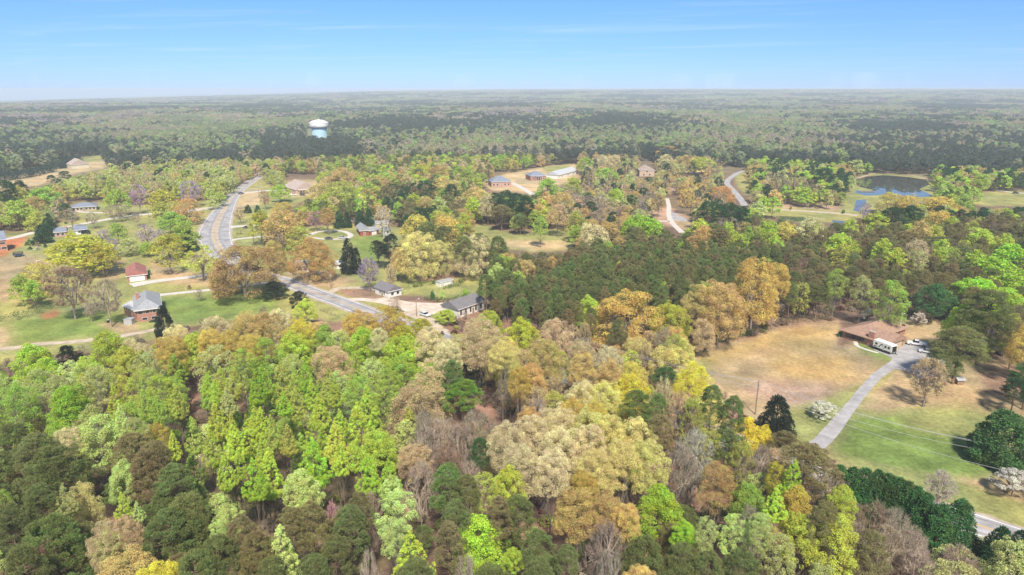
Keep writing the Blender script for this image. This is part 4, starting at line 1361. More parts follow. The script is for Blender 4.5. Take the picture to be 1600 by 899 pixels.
HERO = {('dome', 980): 'huge yellow gold domed oak in front of the pine plantation', ('oak', 385): 'big bronze orange oak standing beside the main road bend', ('dogwood', 1285): 'white dogwood standing beside the grey driveway',
 ('dogwood', 1578): 'wide white dogwood on the lawn near the roadside utility pole', ('cedar', 1560): 'broad dark green holly on the lawn beside the power lines', ('dogwood', 1354): 'small white dogwood behind the brick ranch house',
 ('dogwood', 1434): 'thin white dogwood on the back lawn of the brick ranch house', ('pine', 722): 'bright green pine alone in the reddish clearing', ('round', 752): 'large vivid green tree at the bottom edge beside the pines',
 ('round', 1030): 'vivid green round tree low in the wood beside the gold oaks', ('round', 1170): 'bright yellow tree between the main road and the utility pole', ('oak', 243): 'bright yellow oak at the bottom of the lower left wood',
 ('dome', 122): 'tall cream and yellow oak among the lower left pines', ('round', 101): 'x', ('budding', 517): 'small pink budding tree among the brownish pines', ('poplar', 437): 'broad pale lime tree at the bottom of the wood',
 ('budding', 442): 'x', ('oak', 490): 'round orange oak on the lawn before the oval drive', ('round', 133): 'wide yellow green oak in the meadow left of the red roofed house'}
ORD = ['nearest', 'second', 'third', 'fourth', 'fifth', 'sixth', 'seventh', 'eighth', 'ninth', 'tenth', 'eleventh', 'twelfth', 'thirteenth', 'fourteenth', 'fifteenth', 'sixteenth', 'seventeenth', 'eighteenth', 'nineteenth', 'twentieth']
def label_trees(its):
    looks = {}; used = set()
    for k_, i in enumerate(its):
        i['look'] = CN[i['c']] + ' ' + LOOK[i['sp']]; i['cx'] = i['px']; i['cyy'] = float(proj(i['x'], i['y'], i['H'] * .72)[1]); looks.setdefault(i['look'], []).append(i)
    for lk, L in looks.items():
        for i in L: i['opts'] = []
        for nm, lx, ly in LANDMARK:
            quad = {}
            for i in L:
                dx, dy = i['cx'] - lx, i['cyy'] - ly
                q = ('right of' if dx > 0 else 'left of') if abs(dx) > abs(dy) else ('beyond' if dy < 0 else 'in front of')
                quad.setdefault(q, []).append((math.hypot(dx, dy), id(i), i))
            for q, arr in quad.items():
                arr.sort(key=lambda a: a[0])
                for r_, (dd, _i, i) in enumerate(arr[:20]): i['opts'].append((r_ * 60 + dd, r_, q, nm))
        for i in L:
            h = HERO.get((i['sp'], int(i['px'])))
            if h and h != 'x' and i['listed'] and h not in used: i['label'] = h; used.add(h); continue
            if not i['opts']: i['label'] = lk + ' deep in the wood'; continue
            _, r_, q, nm = min(i['opts'])
            i['label'] = f"{lk}, {ORD[r_]} {q} {nm}"
            if len(i['label'].split()) > 16:
                for _, r_, q, nm in sorted(i['opts']):
                    i['label'] = f"{lk}, {ORD[r_]} {q} {nm}"
                    if len(i['label'].split()) <= 16: break
label_trees(items)
BARKC = {'pine': (.20, .13, .09), 'bare': None, 'budding': (.26, .21, .18), 'poplar': (.20, .16, .12), 'oak': (.24, .20, .16), 'dome': (.24, .20, .16), 'round': (.20, .16, .13), 'airy': (.30, .26, .22), 'cedar': (.14, .10, .08), 'dogwood': (.18, .14, .12)}
def tint(c, amt=.12):
    f = 1 + rnd.uniform(-amt, amt); b = COLS[c]
    return tuple(min(.85, max(.005, v * f * (1 + rnd.uniform(-amt, amt) * .5))) for v in b)
NV = {0: 4, 1: 3}
ZMAX = {'poplar': .92, 'oak': .98, 'dome': 1.2, 'round': 1.0, 'airy': .84, 'pine': 1.0, 'cedar': 1.6, 'dogwood': 1.5, 'bare': 1.15, 'budding': 1.15}
for i in items:
    dist = math.hypot(i['x'], i['y']); lod = 0 if dist < 300 else 1
    sp = i['sp']; cm, tm = proto(sp, rnd.randrange(NV[lod]), lod); Hn, Rn = SPEC[sp]
    root = empty(NAME[sp], (i['x'], i['y'], -0.15), rnd.uniform(0, 6.28))
    s = i['r'] / (Rn * .97 + .35) * (.93 if sp == 'poplar' else 1); sy = s * rnd.uniform(.92, 1.08)
    zc_ = min(i['H'] / Hn, s * ZMAX[sp] * rnd.uniform(.92, 1.1))
    tag(root, i['label'], CATG[sp], GRP[sp])
    col_ = tint(i['c']); bc = BARKC[sp] or tuple(v * .9 for v in col_)
    co = link('crown', cm, root, col_); co.scale = (s, sy, zc_); co.location.z = i['H'] - zc_ * Hn
    to = link('trunk', tm, root, bc); q_ = .5 + .5 * zc_ * Hn / i['H']; to.scale = (s * q_, sy * q_, i['H'] / Hn * (.96 if sp != 'bare' else 1))
    if sp in ('bare', 'budding', 'dogwood', 'cedar'): co.location.z = 0; co.scale.z = to.scale.z = i['H'] / Hn; to.scale.x = s; to.scale.y = sy
# ------------------------------------------------------------ the rest of the forest as one mass
protos = bpy.data.collections.new('forest_shapes')
kinds_ = []
def pr(sp, var, lod):
    o = bpy.data.objects.new('f%03d' % len(kinds_), stuff_mesh(sp, var, lod)); protos.objects.link(o); kinds_.append((sp, lod)); return len(kinds_) - 1
SI = {}
for sp in ('pine', 'oak', 'round', 'bare', 'poplar', 'airy', 'budding'):
    for lod in (1, 2):
        for vv in range(2): SI.setdefault((sp, lod), []).append(pr(sp, vv, lod))
# clump of distant crowns: several low detail trees merged
def clump_mesh(seed, sp_list, n, spread):
    rg = np.random.default_rng(seed); Vs = []; Fs = []; ls = []; mi = []; nb = 0
    for q in range(n):
        sp = sp_list[rg.integers(len(sp_list))]; (V, F, lv), (tv, tf) = tree_shape(sp, 30 + seed * 9 + q, 2)
        keep = rg.permutation(len(F))[:int(len(F) * .6)]
        V = V.reshape(-1, 4, 3)[keep] ; lv4 = lv.reshape(-1, 4)[keep]; Cn = V.mean(1, keepdims=True); V = (Cn + (V - Cn) * 1.5).reshape(-1, 3)
        a = rg.uniform(0, 6.28); rr = spread * math.sqrt(rg.uniform(0, 1)); H_, R_ = SPEC[sp]; zs = rg.uniform(13, 19) / H_
        V = V * np.array([1, 1, zs]) + np.array([rr * math.cos(a), rr * math.sin(a), 0])
        Vs.append(V); Fs.append(np.arange(len(V)).reshape(-1, 4) + nb); ls.append(np.clip(lv4.ravel() * .6 + rg.uniform(-.1, .5), 0, 1)); nb += len(V)
    return np_mesh('forest_clump', np.concatenate(Vs), np.concatenate(Fs), [M_LEAF_I], attrs={'lv': ('FLOAT', 'POINT', np.concatenate(ls))})
CI = {}
for nm_, spl in (('pine', ['pine']), ('leaf', ['oak', 'round'])):
    for vv in range(3):
        o = bpy.data.objects.new('f%03d' % len(kinds_), clump_mesh(vv + (5 if nm_ == 'leaf' else 1), spl, 13, 12)); protos.objects.link(o); kinds_.append((nm_, 3)); CI.setdefault(nm_, []).append(len(kinds_) - 1)
px_, py_, pz_, pi_, pr_, ps_, pt_ = [], [], [], [], [], [], []
def addp(x, y, z, idx, rot, s, tn): px_.append(x); py_.append(y); pz_.append(z); pi_.append(idx); pr_.append(rot); ps_.append(s); pt_.append(tn)
for f in stuff_pts:
    sp = f['sp']; lod = 1 if f['d'] < 420 else 2; Hn, Rn = SPEC[sp]; s = f['r'] / Rn
    addp(f['x'], f['y'], float(terrain(f['x'], f['y'])) - .2, rnd.choice(SI[(sp, lod)]), rnd.uniform(0, 6.28), (s, s, f['H'] / Hn), tint(f['c'], .15))
FARC = [('pine', 'dark', (0.125, 0.155, 0.11)), ('round', 'sage', (0.30, 0.34, 0.19)), ('oak', 'gold', (0.42, 0.38, 0.22)), ('round', 'lime', (0.34, 0.43, 0.17)), ('oak', 'tan', (0.44, 0.38, 0.27)), ('bare', 'grey', (0.38, 0.33, 0.30))]
DARKZ = [[(405, 215), (560, 205), (560, 285), (408, 285)], [(860, 228), (1060, 228), (1060, 285), (900, 290)], [(680, 245), (790, 245), (790, 290), (690, 290)], [(1160, 225), (1320, 240), (1320, 290), (1160, 290)], [(1330, 230), (1600, 250), (1600, 275), (1330, 275)], [(-50, 210), (170, 215), (170, 245), (-50, 250)]]
def far_zone(X, Y, u, v):
    n1 = fbm(X / 260, Y / 420, 41, 3); n2 = fbm(X / 160 + 30, Y / 200, 43, 3); n3 = rng.uniform(0, 1, X.shape)
    dk = inside_any(u, v, DARKZ)
    pine = (n1 + 0.30 * (n3 - .5) > 0.53) | (dk & (n3 < .5))
    h = np.clip((n2 - .3) / .4 + rng.normal(0, .22, X.shape), 0, .999)
    pal = np.where(h < .25, 1, np.where(h < .45, 3, np.where(h < .68, 2, np.where(h < .85, 4, 5))))
    pal = np.where((n3 < .12), rng.integers(1, 5, X.shape), pal)
    return np.where(pine, 0, pal)
def far_ring(r0, r1, cell, clump, amax=.95):
    X, Y = jgrid(r0, r1, cell, amax); Z = terrain(X, Y); H = rng.uniform(13, 20, X.shape)
    u, v, d = proj(X, Y, Z + H)
    ok = np.ones(X.shape, bool)
    if r0 < 1500:
        ok = clear_of_open(X, Y, Z, H, np.full(X.shape, 3.5 if not clump else 9.))
    k = far_zone(X, Y, u, v)
    for i in np.nonzero(ok)[0]:
        sp, _, c = FARC[k[i]]; f = rnd.uniform(.95, 1.35); c = tuple(q * f * rnd.uniform(.93, 1.07) for q in c)
        if clump: s = cell / 20 * rnd.uniform(.9, 1.1); addp(X[i], Y[i], Z[i] - .5, rnd.choice(CI['pine' if sp == 'pine' else 'leaf']), rnd.uniform(0, 6.28), (s, s, rnd.uniform(.85, 1.15)), c)
        else:
            Hn, Rn = SPEC[sp]; rr_ = rnd.uniform(4.6, 6.6) if sp != 'pine' else rnd.uniform(3.6, 5.0)
            addp(X[i], Y[i], Z[i] - .3, rnd.choice(SI[(sp, 2)]), rnd.uniform(0, 6.28), (rr_ / Rn, rr_ / Rn, H[i] / Hn), c)
far_ring(760, 1500, 8.6, False); far_ring(1500, 3600, 19, True); far_ring(3600, 8550, 40, True)
n = len(px_)
me = bpy.data.meshes.new('forest'); me.vertices.add(n); me.vertices.foreach_set('co', np.stack([px_, py_, pz_], 1).astype(np.float32).ravel())
for an, typ, key, dat in (('idx', 'INT', 'value', pi_), ('rotz', 'FLOAT', 'value', pr_), ('scl', 'FLOAT_VECTOR', 'vector', np.array(ps_).ravel()), ('tint', 'FLOAT_COLOR', 'color', np.concatenate([np.array(pt_), np.ones((n, 1))], 1).ravel())):
    a = me.attributes.new(an, typ, 'POINT'); a.data.foreach_set(key, np.asarray(dat))
fo = tag(link('forest', me), kind='stuff')
def scatter_group(name, coll):
    ng = bpy.data.node_groups.new(name, 'GeometryNodeTree')
    ng.interface.new_socket('Geometry', in_out='INPUT', socket_type='NodeSocketGeometry'); ng.interface.new_socket('Geometry', in_out='OUTPUT', socket_type='NodeSocketGeometry')
    N = ng.nodes.new; gi = N('NodeGroupInput'); go = N('NodeGroupOutput'); ip = N('GeometryNodeInstanceOnPoints'); ci = N('GeometryNodeCollectionInfo')
    ci.inputs['Collection'].default_value = coll; ci.inputs['Separate Children'].default_value = True; ci.inputs['Reset Children'].default_value = True
    def attr(nm, t):
        a = N('GeometryNodeInputNamedAttribute'); a.data_type = t; a.inputs['Name'].default_value = nm; return a.outputs[0]
    cmbn = N('ShaderNodeCombineXYZ'); ng.links.new(attr('rotz', 'FLOAT'), cmbn.inputs[2])
    ng.links.new(gi.outputs[0], ip.inputs['Points']); ng.links.new(ci.outputs[0], ip.inputs['Instance']); ip.inputs['Pick Instance'].default_value = True
    ng.links.new(attr('idx', 'INT'), ip.inputs['Instance Index']); ng.links.new(cmbn.outputs[0], ip.inputs['Rotation']); ng.links.new(attr('scl', 'FLOAT_VECTOR'), ip.inputs['Scale'])
    ng.links.new(ip.outputs[0], go.inputs[0]); return ng
md = fo.modifiers.new('scatter', 'NODES'); md.node_group = scatter_group('forest_scatter', protos)
# ---- undergrowth between the trunks
us = bpy.data.collections.new('undergrowth_shapes')
for vv in range(3): us.objects.link(bpy.data.objects.new('u%d' % vv, stuff_mesh('bush', vv, 1)))
for vv in range(2): us.objects.link(bpy.data.objects.new('v%d' % vv, stuff_mesh('bare', vv + 3, 1)))
X, Y = jgrid(75, 330, 3.3); u, v, d = proj(X, Y, 0 * X)
k = ~inside_any(u, v, OPEN + NOTREE) & (np.min(np.hypot(X[:, None] - ROADW[None, ::6, 0], Y[:, None] - ROADW[None, ::6, 1]), axis=1) > 6)
X, Y, u, v = X[k], Y[k], u[k], v[k]; n = len(X)
dens = fbm(X / 18, Y / 18, 91, 3); k = dens + rng.uniform(-.25, .25, n) > .42; X, Y, u, v = X[k], Y[k], u[k], v[k]; n = len(X)
me = bpy.data.meshes.new('undergrowth'); me.vertices.add(n); me.vertices.foreach_set('co', np.stack([X, Y, 0 * X], 1).astype(np.float32).ravel())
ix = np.where(rng.uniform(0, 1, n) < .5, rng.integers(0, 3, n), rng.integers(3, 5, n)); isb = ix >= 3
s = np.where(isb, rng.uniform(.12, .3, n), rng.uniform(.5, 1.1, n))
pal = np.array([COLS['brown'], COLS['grey'], COLS['olive'], (0.24, .15, .11), COLS['green'], COLS['sage']]) * .8; cc = pal[rng.choice(6, n, p=[.28, .25, .15, .2, .06, .06])]; cc[isb] = np.array(COLS['grey'])
tn = np.concatenate([cc, np.ones((n, 1))], 1)
for an, typ, key, dat in (('idx', 'INT', 'value', ix), ('rotz', 'FLOAT', 'value', rng.uniform(0, 6.28, n)), ('scl', 'FLOAT_VECTOR', 'vector', np.stack([s * 1.2, s * 1.2, s], 1).ravel()), ('tint', 'FLOAT_COLOR', 'color', tn.ravel())):
    a = me.attributes.new(an, typ, 'POINT'); a.data.foreach_set(key, np.asarray(dat))
uo = tag(link('undergrowth', me), kind='stuff'); md = uo.modifiers.new('scatter', 'NODES'); md.node_group = scatter_group('undergrowth_scatter', us)
print('TREES', dict(cnt), len(items), 'stuff', len(px_), 'under', n)
# ------------------------------------------------------------ buildings
M_BRICK = brick_mat('red_brick', (.42, .17, .11), (.34, .13, .09)); M_BRICKP = brick_mat('pinkish_brick', (.50, .28, .22), (.42, .22, .17)); M_BRICKO = brick_mat('orange_brick', (.55, .24, .12), (.46, .19, .10))
M_BRICKT = brick_mat('tan_brick', (.55, .40, .28), (.48, .33, .23)); M_WHITE = mat('white_siding', (.74, .72, .68), .7, noise=.12, noise_scale=.6); M_CREAMW = mat('cream_siding', (.62, .56, .42), .7, noise=.12, noise_scale=.6)
M_TRIM = mat('white_trim', (.8, .79, .76), .6); M_GLASS = mat('window_glass', (.03, .035, .04), .15, spec=.7); M_DARK = mat('black_and_bay_shade', (.02, .018, .016), .9)
def roof_mat(nm, c): return mat(nm, c, .9, noise=.25, noise_scale=1.4)
M_RB = roof_mat('brown_shingle', (.37, .235, .17)); M_RG = roof_mat('grey_shingle', (.33, .34, .36)); M_RD = roof_mat('dark_shingle', (.20, .19, .20)); M_RR = roof_mat('red_shingle', (.38, .16, .14))
M_RBL = roof_mat('slate_shingle', (.22, .25, .31)); M_RT = roof_mat('tan_shingle', (.46, .37, .32)); M_RW = roof_mat('pale_metal_roof', (.48, .50, .52)); M_METAL = mat('galvanised_metal', (.5, .51, .52), .5, metallic=.3)
M_BARNRED = mat('barn_red_boards', (.34, .09, .07), .8, noise=.2, noise_scale=.8); M_WOOD = mat('weathered_wood', (.30, .21, .14), .9, noise=.25, noise_scale=1.5)
def hip_roof(m, x0, x1, y0, y1, z, rise, inset, axis='x', t=.18):
    """inset 0 gives a gable"""
    if axis == 'x':
        ym = (y0 + y1) / 2; r = [(x0 + inset, ym), (x1 - inset, ym)]
        base = [(x0, y0), (x1, y0), (x1, y1), (x0, y1)]; vs = [(*b, z) for b in base] + [(*q, z + rise) for q in r] + [(*b, z - t) for b in base]
        fs = [(0, 1, 5, 4), (1, 2, 5), (2, 3, 4, 5), (3, 0, 4)]
    else:
        xm = (x0 + x1) / 2; r = [(xm, y0 + inset), (xm, y1 - inset)]
        base = [(x0, y0), (x1, y0), (x1, y1), (x0, y1)]; vs = [(*b, z) for b in base] + [(*q, z + rise) for q in r] + [(*b, z - t) for b in base]
        fs = [(0, 1, 4), (1, 2, 5, 4), (2, 3, 5), (3, 0, 4, 5)]
    fs += [(0, 6, 7, 1), (1, 7, 8, 2), (2, 8, 9, 3), (3, 9, 6, 0), (9, 8, 7, 6)]
    return m.add(vs, fs)
def gable_wall(m, x0, x1, y0, y1, z, rise, axis):
    if axis == 'x':
        ym = (y0 + y1) / 2
        for x in (x0, x1): a = min(x, x + (.12 if x == x0 else -.12)); m.add([(a, y0, z), (a, y1, z), (a, ym, z + rise), (a + .12, y0, z), (a + .12, y1, z), (a + .12, ym, z + rise)], [(0, 2, 1), (3, 4, 5), (0, 3, 5, 2), (1, 2, 5, 4), (0, 1, 4, 3)])
    else:
        xm = (x0 + x1) / 2
        for y in (y0, y1): a = min(y, y + (.12 if y == y0 else -.12)); m.add([(x0, a, z), (x1, a, z), (xm, a, z + rise), (x0, a + .12, z), (x1, a + .12, z), (xm, a + .12, z + rise)], [(0, 1, 2), (3, 5, 4), (0, 2, 5, 3), (1, 4, 5, 2), (0, 3, 4, 1)])
    return m
def opening(root, name, x0, x1, y0, y1, face, t, z, w, h, frame=True, glass=None, nm2='pane', fm=None):
    """a window, door or garage door standing proud of the wall"""
    def slab(m, w_, h_, d0, d1, zc):
        if face == 'f': m.box(x0 + t - w_/2, x0 + t + w_/2, y0 - d1, y0 - d0, zc - h_/2, zc + h_/2)
        if face == 'b': m.box(x0 + t - w_/2, x0 + t + w_/2, y1 + d0, y1 + d1, zc - h_/2, zc + h_/2)
        if face == 'l': m.box(x0 - d1, x0 - d0, y0 + t - w_/2, y0 + t + w_/2, zc - h_/2, zc + h_/2)
        if face == 'r': m.box(x1 + d0, x1 + d1, y0 + t - w_/2, y0 + t + w_/2, zc - h_/2, zc + h_/2)
        return m
    zc = z + h / 2; fr = slab(MB(), w + .16, h + .16, -.05, .06, zc).build(name, fm or M_TRIM, root)
    slab(MB(), w, h, .065, .085, zc).build(nm2, glass or M_GLASS, fr)
    return fr
def building(name, label, p1, p2, depth, wall_h, wm, rm, cat='house', roof='hip', axis='x', rise=1.9, eave=.5, wins=(), garage=None, doors=(), chimney=None, group=None, length=None, porch=None, z0=0):
    a, b = P(*p1), P(*p2); L = length or (b - a).length; ang = math.atan2(b.y - a.y, b.x - a.x)
    root = empty(name, (a.x, a.y, z0), ang); tag(root, label, cat, group)
    w_ = MB().box(0, L, 0, depth, -.3, wall_h)
    if roof == 'gable': gable_wall(w_, 0, L, 0, depth, wall_h, rise * (1 - .02), axis)
    w_.build('wall', wm, root)
    if roof == 'flat': rf = MB().box(-eave, L + eave, -eave, depth + eave, wall_h, wall_h + .2).build('roof', rm, root)
    else:
        short = depth if axis == 'x' else L
        rf = hip_roof(MB(), -eave, L + eave, -eave, depth + eave, wall_h + .02, rise, (short / 2 + eave) * .95 if roof == 'hip' else 0, axis).build('roof', rm, root)
    MB().box(-eave - .02, L + eave + .02, -eave - .06, -eave, wall_h - .2, wall_h + .02).box(L + eave, L + eave + .06, -eave, depth + eave, wall_h - .2, wall_h + .02).build('gutter', M_TRIM, root)
    for f_, t_, z_, ww, hh in wins: opening(root, 'window', 0, L, 0, depth, f_, t_ * (L if f_ in 'fb' else depth), z_, ww, hh)
    for f_, t_ in doors: opening(root, 'door', 0, L, 0, depth, f_, t_ * (L if f_ in 'fb' else depth), .05, 1.0, 2.1, glass=M_WOOD, nm2='door_panel')
    if garage: opening(root, 'garage_door', 0, L, 0, depth, garage[0], garage[1] * (L if garage[0] in 'fb' else depth), .02, garage[2], 2.2, glass=M_TRIM if len(garage) < 4 else garage[3], nm2='door_panel')
    if chimney: MB().box(chimney[0] * L - .5, chimney[0] * L + .5, chimney[1] * depth - .4, chimney[1] * depth + .4, wall_h * .5, wall_h + rise + chimney[2]).build('chimney', wm, rf)
    if porch:   # (face side along x, x0, x1 in fractions, depth)
        fx0, fx1, pd = porch; pr_ = MB().box(fx0 * L, fx1 * L, -pd, -.08, wall_h - .35, wall_h - .18).build('porch_roof', rm, root)
        n_ = 4
        for q in range(n_): x = fx0 * L + .12 + (fx1 - fx0) * L * q / (n_ - 1) * .97; MB().box(x - .08, x + .08, -pd + .05, -pd + .21, 0, wall_h - .35).build('porch_post', M_TRIM, pr_)
    return root, L
# --- the brick ranch house, an L with low hipped roofs
a, b = P(1315, 527), P(1361, 541.5); ang = math.atan2(b.y - a.y, b.x - a.x); e1 = Vector((math.cos(ang), math.sin(ang), 0)); e2 = Vector((-e1.y, e1.x, 0)); Lf = (b - a).length
root = empty('ranch_house', a, ang); tag(root, 'long brick ranch house with brown hipped roof beside the white travel trailer', 'house')
D_A = 20.0; WB = 9.0; g0 = P(1414.5, 538.5) - a; LB = g0.dot(e1); yB0 = 1.6; yB1 = yB0 + 8.2
w_ = MB().box(0, Lf, 0, D_A, -.3, 2.6).box(Lf - .02, LB, yB0, yB1, -.3, 2.598); w_.build('wall', M_BRICK, root)
rf = hip_roof(MB(), -.8, Lf + .8, -.8, D_A + .8, 2.65, 2.5, 7.0, 'y').build('roof', M_RB, root)
rf2 = hip_roof(MB(), Lf * .4, LB + .7, yB0 - .8, yB1 + .8, 2.66, 2.1, 0.0, 'x').build('roof', M_RB, root)
gable_wall(MB(), LB - .14, LB + .0, yB0, yB1, 2.6, 1.85, 'x').build('gable', M_BRICK, root)
MB().box(Lf - 1.2, Lf + .7, -.35, .75, -.3, 5.0).build('chimney', M_BRICK, root)
MB().box(-.86, Lf + .86, -.88, -.81, 2.42, 2.64).box(Lf + .8, LB + .7, yB0 - .88, yB0 - .81, 2.42, 2.64).build('fascia', M_WOOD, root)
for t_, ww in ((.28, 3.4), (.50, 3.0), (.66, 2.0)): opening(root, 'window', 0, Lf, 0, D_A, 'f', t_ * Lf, .7, ww, 1.5, fm=M_WOOD)
for t_ in (.25, .6): opening(root, 'window', Lf, LB, yB0, yB1, 'f', t_ * (LB - Lf), .9, 1.3, 1.2)
opening(root, 'garage_door', Lf, LB, yB0, yB1, 'r', 4.1, .02, 5.4, 2.2, glass=mat('beige_door', (.50, .40, .30), .7), nm2='door_panel')
for t_ in (12, 16): opening(root, 'window', 0, Lf, 0, D_A, 'r', t_, .9, 1.5, 1.2)
for t_ in (5, 11, 16): opening(root, 'window', 0, Lf, 0, D_A, 'l', t_, .9, 1.5, 1.2)
for q in ((Lf * .45, 9.5), (Lf * .55, 11), (Lf * .62, 13)): MB().tube((q[0], q[1], 4.2), (q[0], q[1], 5.5), .14).build('vent_pipe', M_RD, rf)
RH = (a, e1, e2, Lf, LB, yB0, yB1)
# deck behind it
pd_ = a + e1 * (Lf + 2.0) + e2 * (yB1 + 3.6)
dk = empty('wooden_deck', pd_, ang); tag(dk, 'small wooden deck with railing behind the brick ranch house', 'deck')
MB().box(-1.6, 1.8, -1.6, 1.6, .3, .45).build('platform', M_WOOD, dk); rl = MB()
for x in (-1.6, 0, 1.72): rl.box(x, x + .08, 1.5, 1.58, .45, 1.4)
rl.box(-1.6, 1.8, 1.5, 1.58, 1.4, 1.5).box(1.72, 1.8, -1.6, 1.5, 1.4, 1.5).build('railing', mat('new_wood', (.55, .42, .25), .8), dk)
for q in (0, 1):
    c = a + e1 * (LB - 5.5 + 3.2 * q) + e2 * (yB1 + 2.2); tb = empty('white_bench', c, ang); tag(tb, ['white slatted bench behind the garage wing, nearer the deck', 'white slatted bench behind the garage wing, nearer the pickup truck'][q], 'bench', 'white benches behind the garage')
    MB().box(-.9, .9, -.3, .3, .42, .5).build('seat', M_TRIM, tb); MB().box(-.9, .9, .3, .36, .5, .95).build('backrest', M_TRIM, tb)
    for sx in (-.8, .72): MB().box(sx, sx + .08, -.28, .28, 0, .42).build('leg', M_TRIM, tb)
building('grey_roof_house', 'two storey brick house with grey hipped roof beside the dark cone evergreen', (216, 504), (252, 499), 19, 4.6, M_BRICK, M_RG, axis='y', rise=2.8, eave=.9, wins=[('f', .15, 3.0, 1.6, 1.0), ('f', .45, 3.0, 1.2, 1.0), ('f', .75, 3.0, 1.0, 1.2), ('f', .3, .6, 1.6, .9), ('f', .7, .6, 1.6, .9), ('r', .5, 2.8, 1.4, 1.2)], chimney=(.1, .6, .6))
building('porch_wing', 'enclosed porch wing with pale roof joined to the grey roofed brick house', (195, 492), (214, 500), 6.5, 3.6, M_BRICK, M_RW, cat='extension', rise=1.0, roof='gable', eave=.4, wins=[('f', .12, 2.3, .7, 1.0), ('f', .3, 2.3, .7, 1.0), ('f', .48, 2.3, .7, 1.0), ('f', .66, 2.3, .7, 1.0), ('f', .84, 2.3, .7, 1.0)], doors=[('f', .6)])
building('red_roof_house', 'brick house with red shingle roof and wide white garage door', (200, 441), (230, 437.5), 15, 2.7, M_BRICK, M_RR, roof='gable', axis='y', rise=2.6, garage=('f', .5, 5.6), wins=[('l', .5, .9, 1.4, 1.2), ('r', .4, .9, 1.4, 1.2)], chimney=(.1, .6, -.6))
building('white_cottage', 'small white cottage with dark gabled roof between the gravel lot and the main road', (607, 466), (627.5, 461), 9.5, 2.7, M_WHITE, M_RD, roof='gable', axis='y', rise=2.2, wins=[('f', .3, .9, 1.2, 1.1), ('f', .72, .9, 1.2, 1.1), ('l', .3, .9, .8, 1.2), ('l', .6, .9, .8, 1.2)], doors=[('l', .45)])
building('white_building', 'long white building with grey gabled roof and tall dark windows by the gravel lot', (716, 497.5), (757, 483), 8.5, 3.4, M_WHITE, M_RD, roof='gable', axis='x', rise=2.4, wins=[('f', .1, .8, .9, 1.8), ('f', .28, .8, .9, 1.8), ('f', .46, .8, .9, 1.8), ('f', .66, .8, .9, 1.8), ('f', .86, .8, .9, 1.8)], doors=[('f', .56), ('l', .5)])
building('garden_shed', 'small cream shed with brown gabled roof in the fenced garden', (690, 425), (703, 421), 3.6, 2.1, M_CREAMW, roof_mat('brown_roof', (.24, .16, .13)), cat='shed', roof='gable', axis='y', rise=1.2, eave=.2, doors=[('f', .5)])
building('lean_to', 'narrow metal roofed shelter between the two garden hedges', (687, 449), (708, 444), 2.6, 2.0, M_WHITE, M_METAL, cat='shelter', roof='flat', eave=.2)
building('white_house', 'white house hidden behind the round orange oak', (463, 426), (483, 424), 8, 2.7, M_WHITE, M_RG, roof='gable', rise=1.9, wins=[('f', .3, .9, 1.3, 1.1), ('f', .7, .9, 1.3, 1.1)])
building('mobile_home', 'small white building beside the dark twin evergreens', (526, 421), (540, 419), 5, 2.4, M_WHITE, M_RW, roof='gable', rise=1.0, wins=[('f', .4, .9, 1.2, 1.0)])
building('red_barn', 'low red barn with grey metal roof on the oval drive', (563, 369.5), (577, 368.5), 14, 3.2, M_BARNRED, M_RG, cat='barn', roof='gable', axis='y', rise=2.2, doors=[('f', .5)])
building('barn_shed', 'red lean-to joined to the barn with a pale door', (577.5, 368.5), (592, 366), 7, 2.8, M_BARNRED, M_RG, cat='shed', roof='gable', rise=1.3, garage=('f', .5, 3.0))
building('white_shed', 'white shed beside the tall pale leafless tree', (601, 369), (611, 368), 6, 3.4, M_WHITE, M_RG, cat='shed', roof='gable', axis='y', rise=1.6, wins=[('f', .5, 1.6, 1.0, 1.0)])
building('outbuilding', 'pale flat outbuilding beyond the red barn', (588, 357), (606, 356), 6, 2.8, M_CREAMW, M_RG, cat='shed', roof='gable', rise=1.2)
building('orange_building', 'orange brick building with slate roof at the red clay bank', (-12, 395), (12.5, 392), 12, 6.0, M_BRICKO, M_RBL, roof='gable', rise=3.6, wins=[('f', .25, 3.8, 2.2, .9), ('f', .75, 3.8, 2.2, .9), ('f', .4, 1.2, 2.2, 1.0), ('f', .8, 1.2, 2.2, 1.0), ('r', .5, 3.4, 1.3, 1.3)])
building('low_brick_house', 'low brick ranch with slate roof on the lane beside two dark evergreens', (86, 371), (104, 369.5), 9, 2.8, M_BRICKP, M_RBL, roof='gable', rise=2.0, wins=[('f', .3, .9, 1.2, 1.1), ('f', .7, .9, 1.2, 1.1)], chimney=(.98, .4, .4))
building('carport_wing', 'white carport wing of the low brick ranch on the lane', (118, 367), (137, 365), 8, 2.6, M_WHITE, M_RBL, cat='carport', roof='gable', rise=1.6, wins=[('f', .35, .9, 1.2, 1.1)], garage=('f', .75, 3.4, M_DARK))  # open carport bay is a near-black panel; its shade is put into the colour
building('long_ranch_house', 'long low ranch house with blue grey roof beyond the lane', (112, 331), (151, 328.5), 11, 2.8, M_BRICKT, M_RBL, rise=2.2, wins=[('f', t, .9, 1.5, 1.2) for t in (.1, .25, .4, .6, .75, .9)], doors=[('f', .5)])
building('tan_roof_church', 'wide building with tan gabled roof and white porch behind the two leafless trees', (462, 304), (494, 301), 22, 3.6, M_BRICKT, M_RT, cat='church', roof='gable', axis='y', rise=5.6, porch=(.1, .55, 4), wins=[('f', .7, 1, 1.6, 1.4), ('f', .85, 1, 1.6, 1.4)])
building('church_annex', 'white flat roofed annex left of the tan roofed building', (446, 296), (462, 296), 10, 3.4, M_WHITE, M_RW, cat='annex', roof='flat')
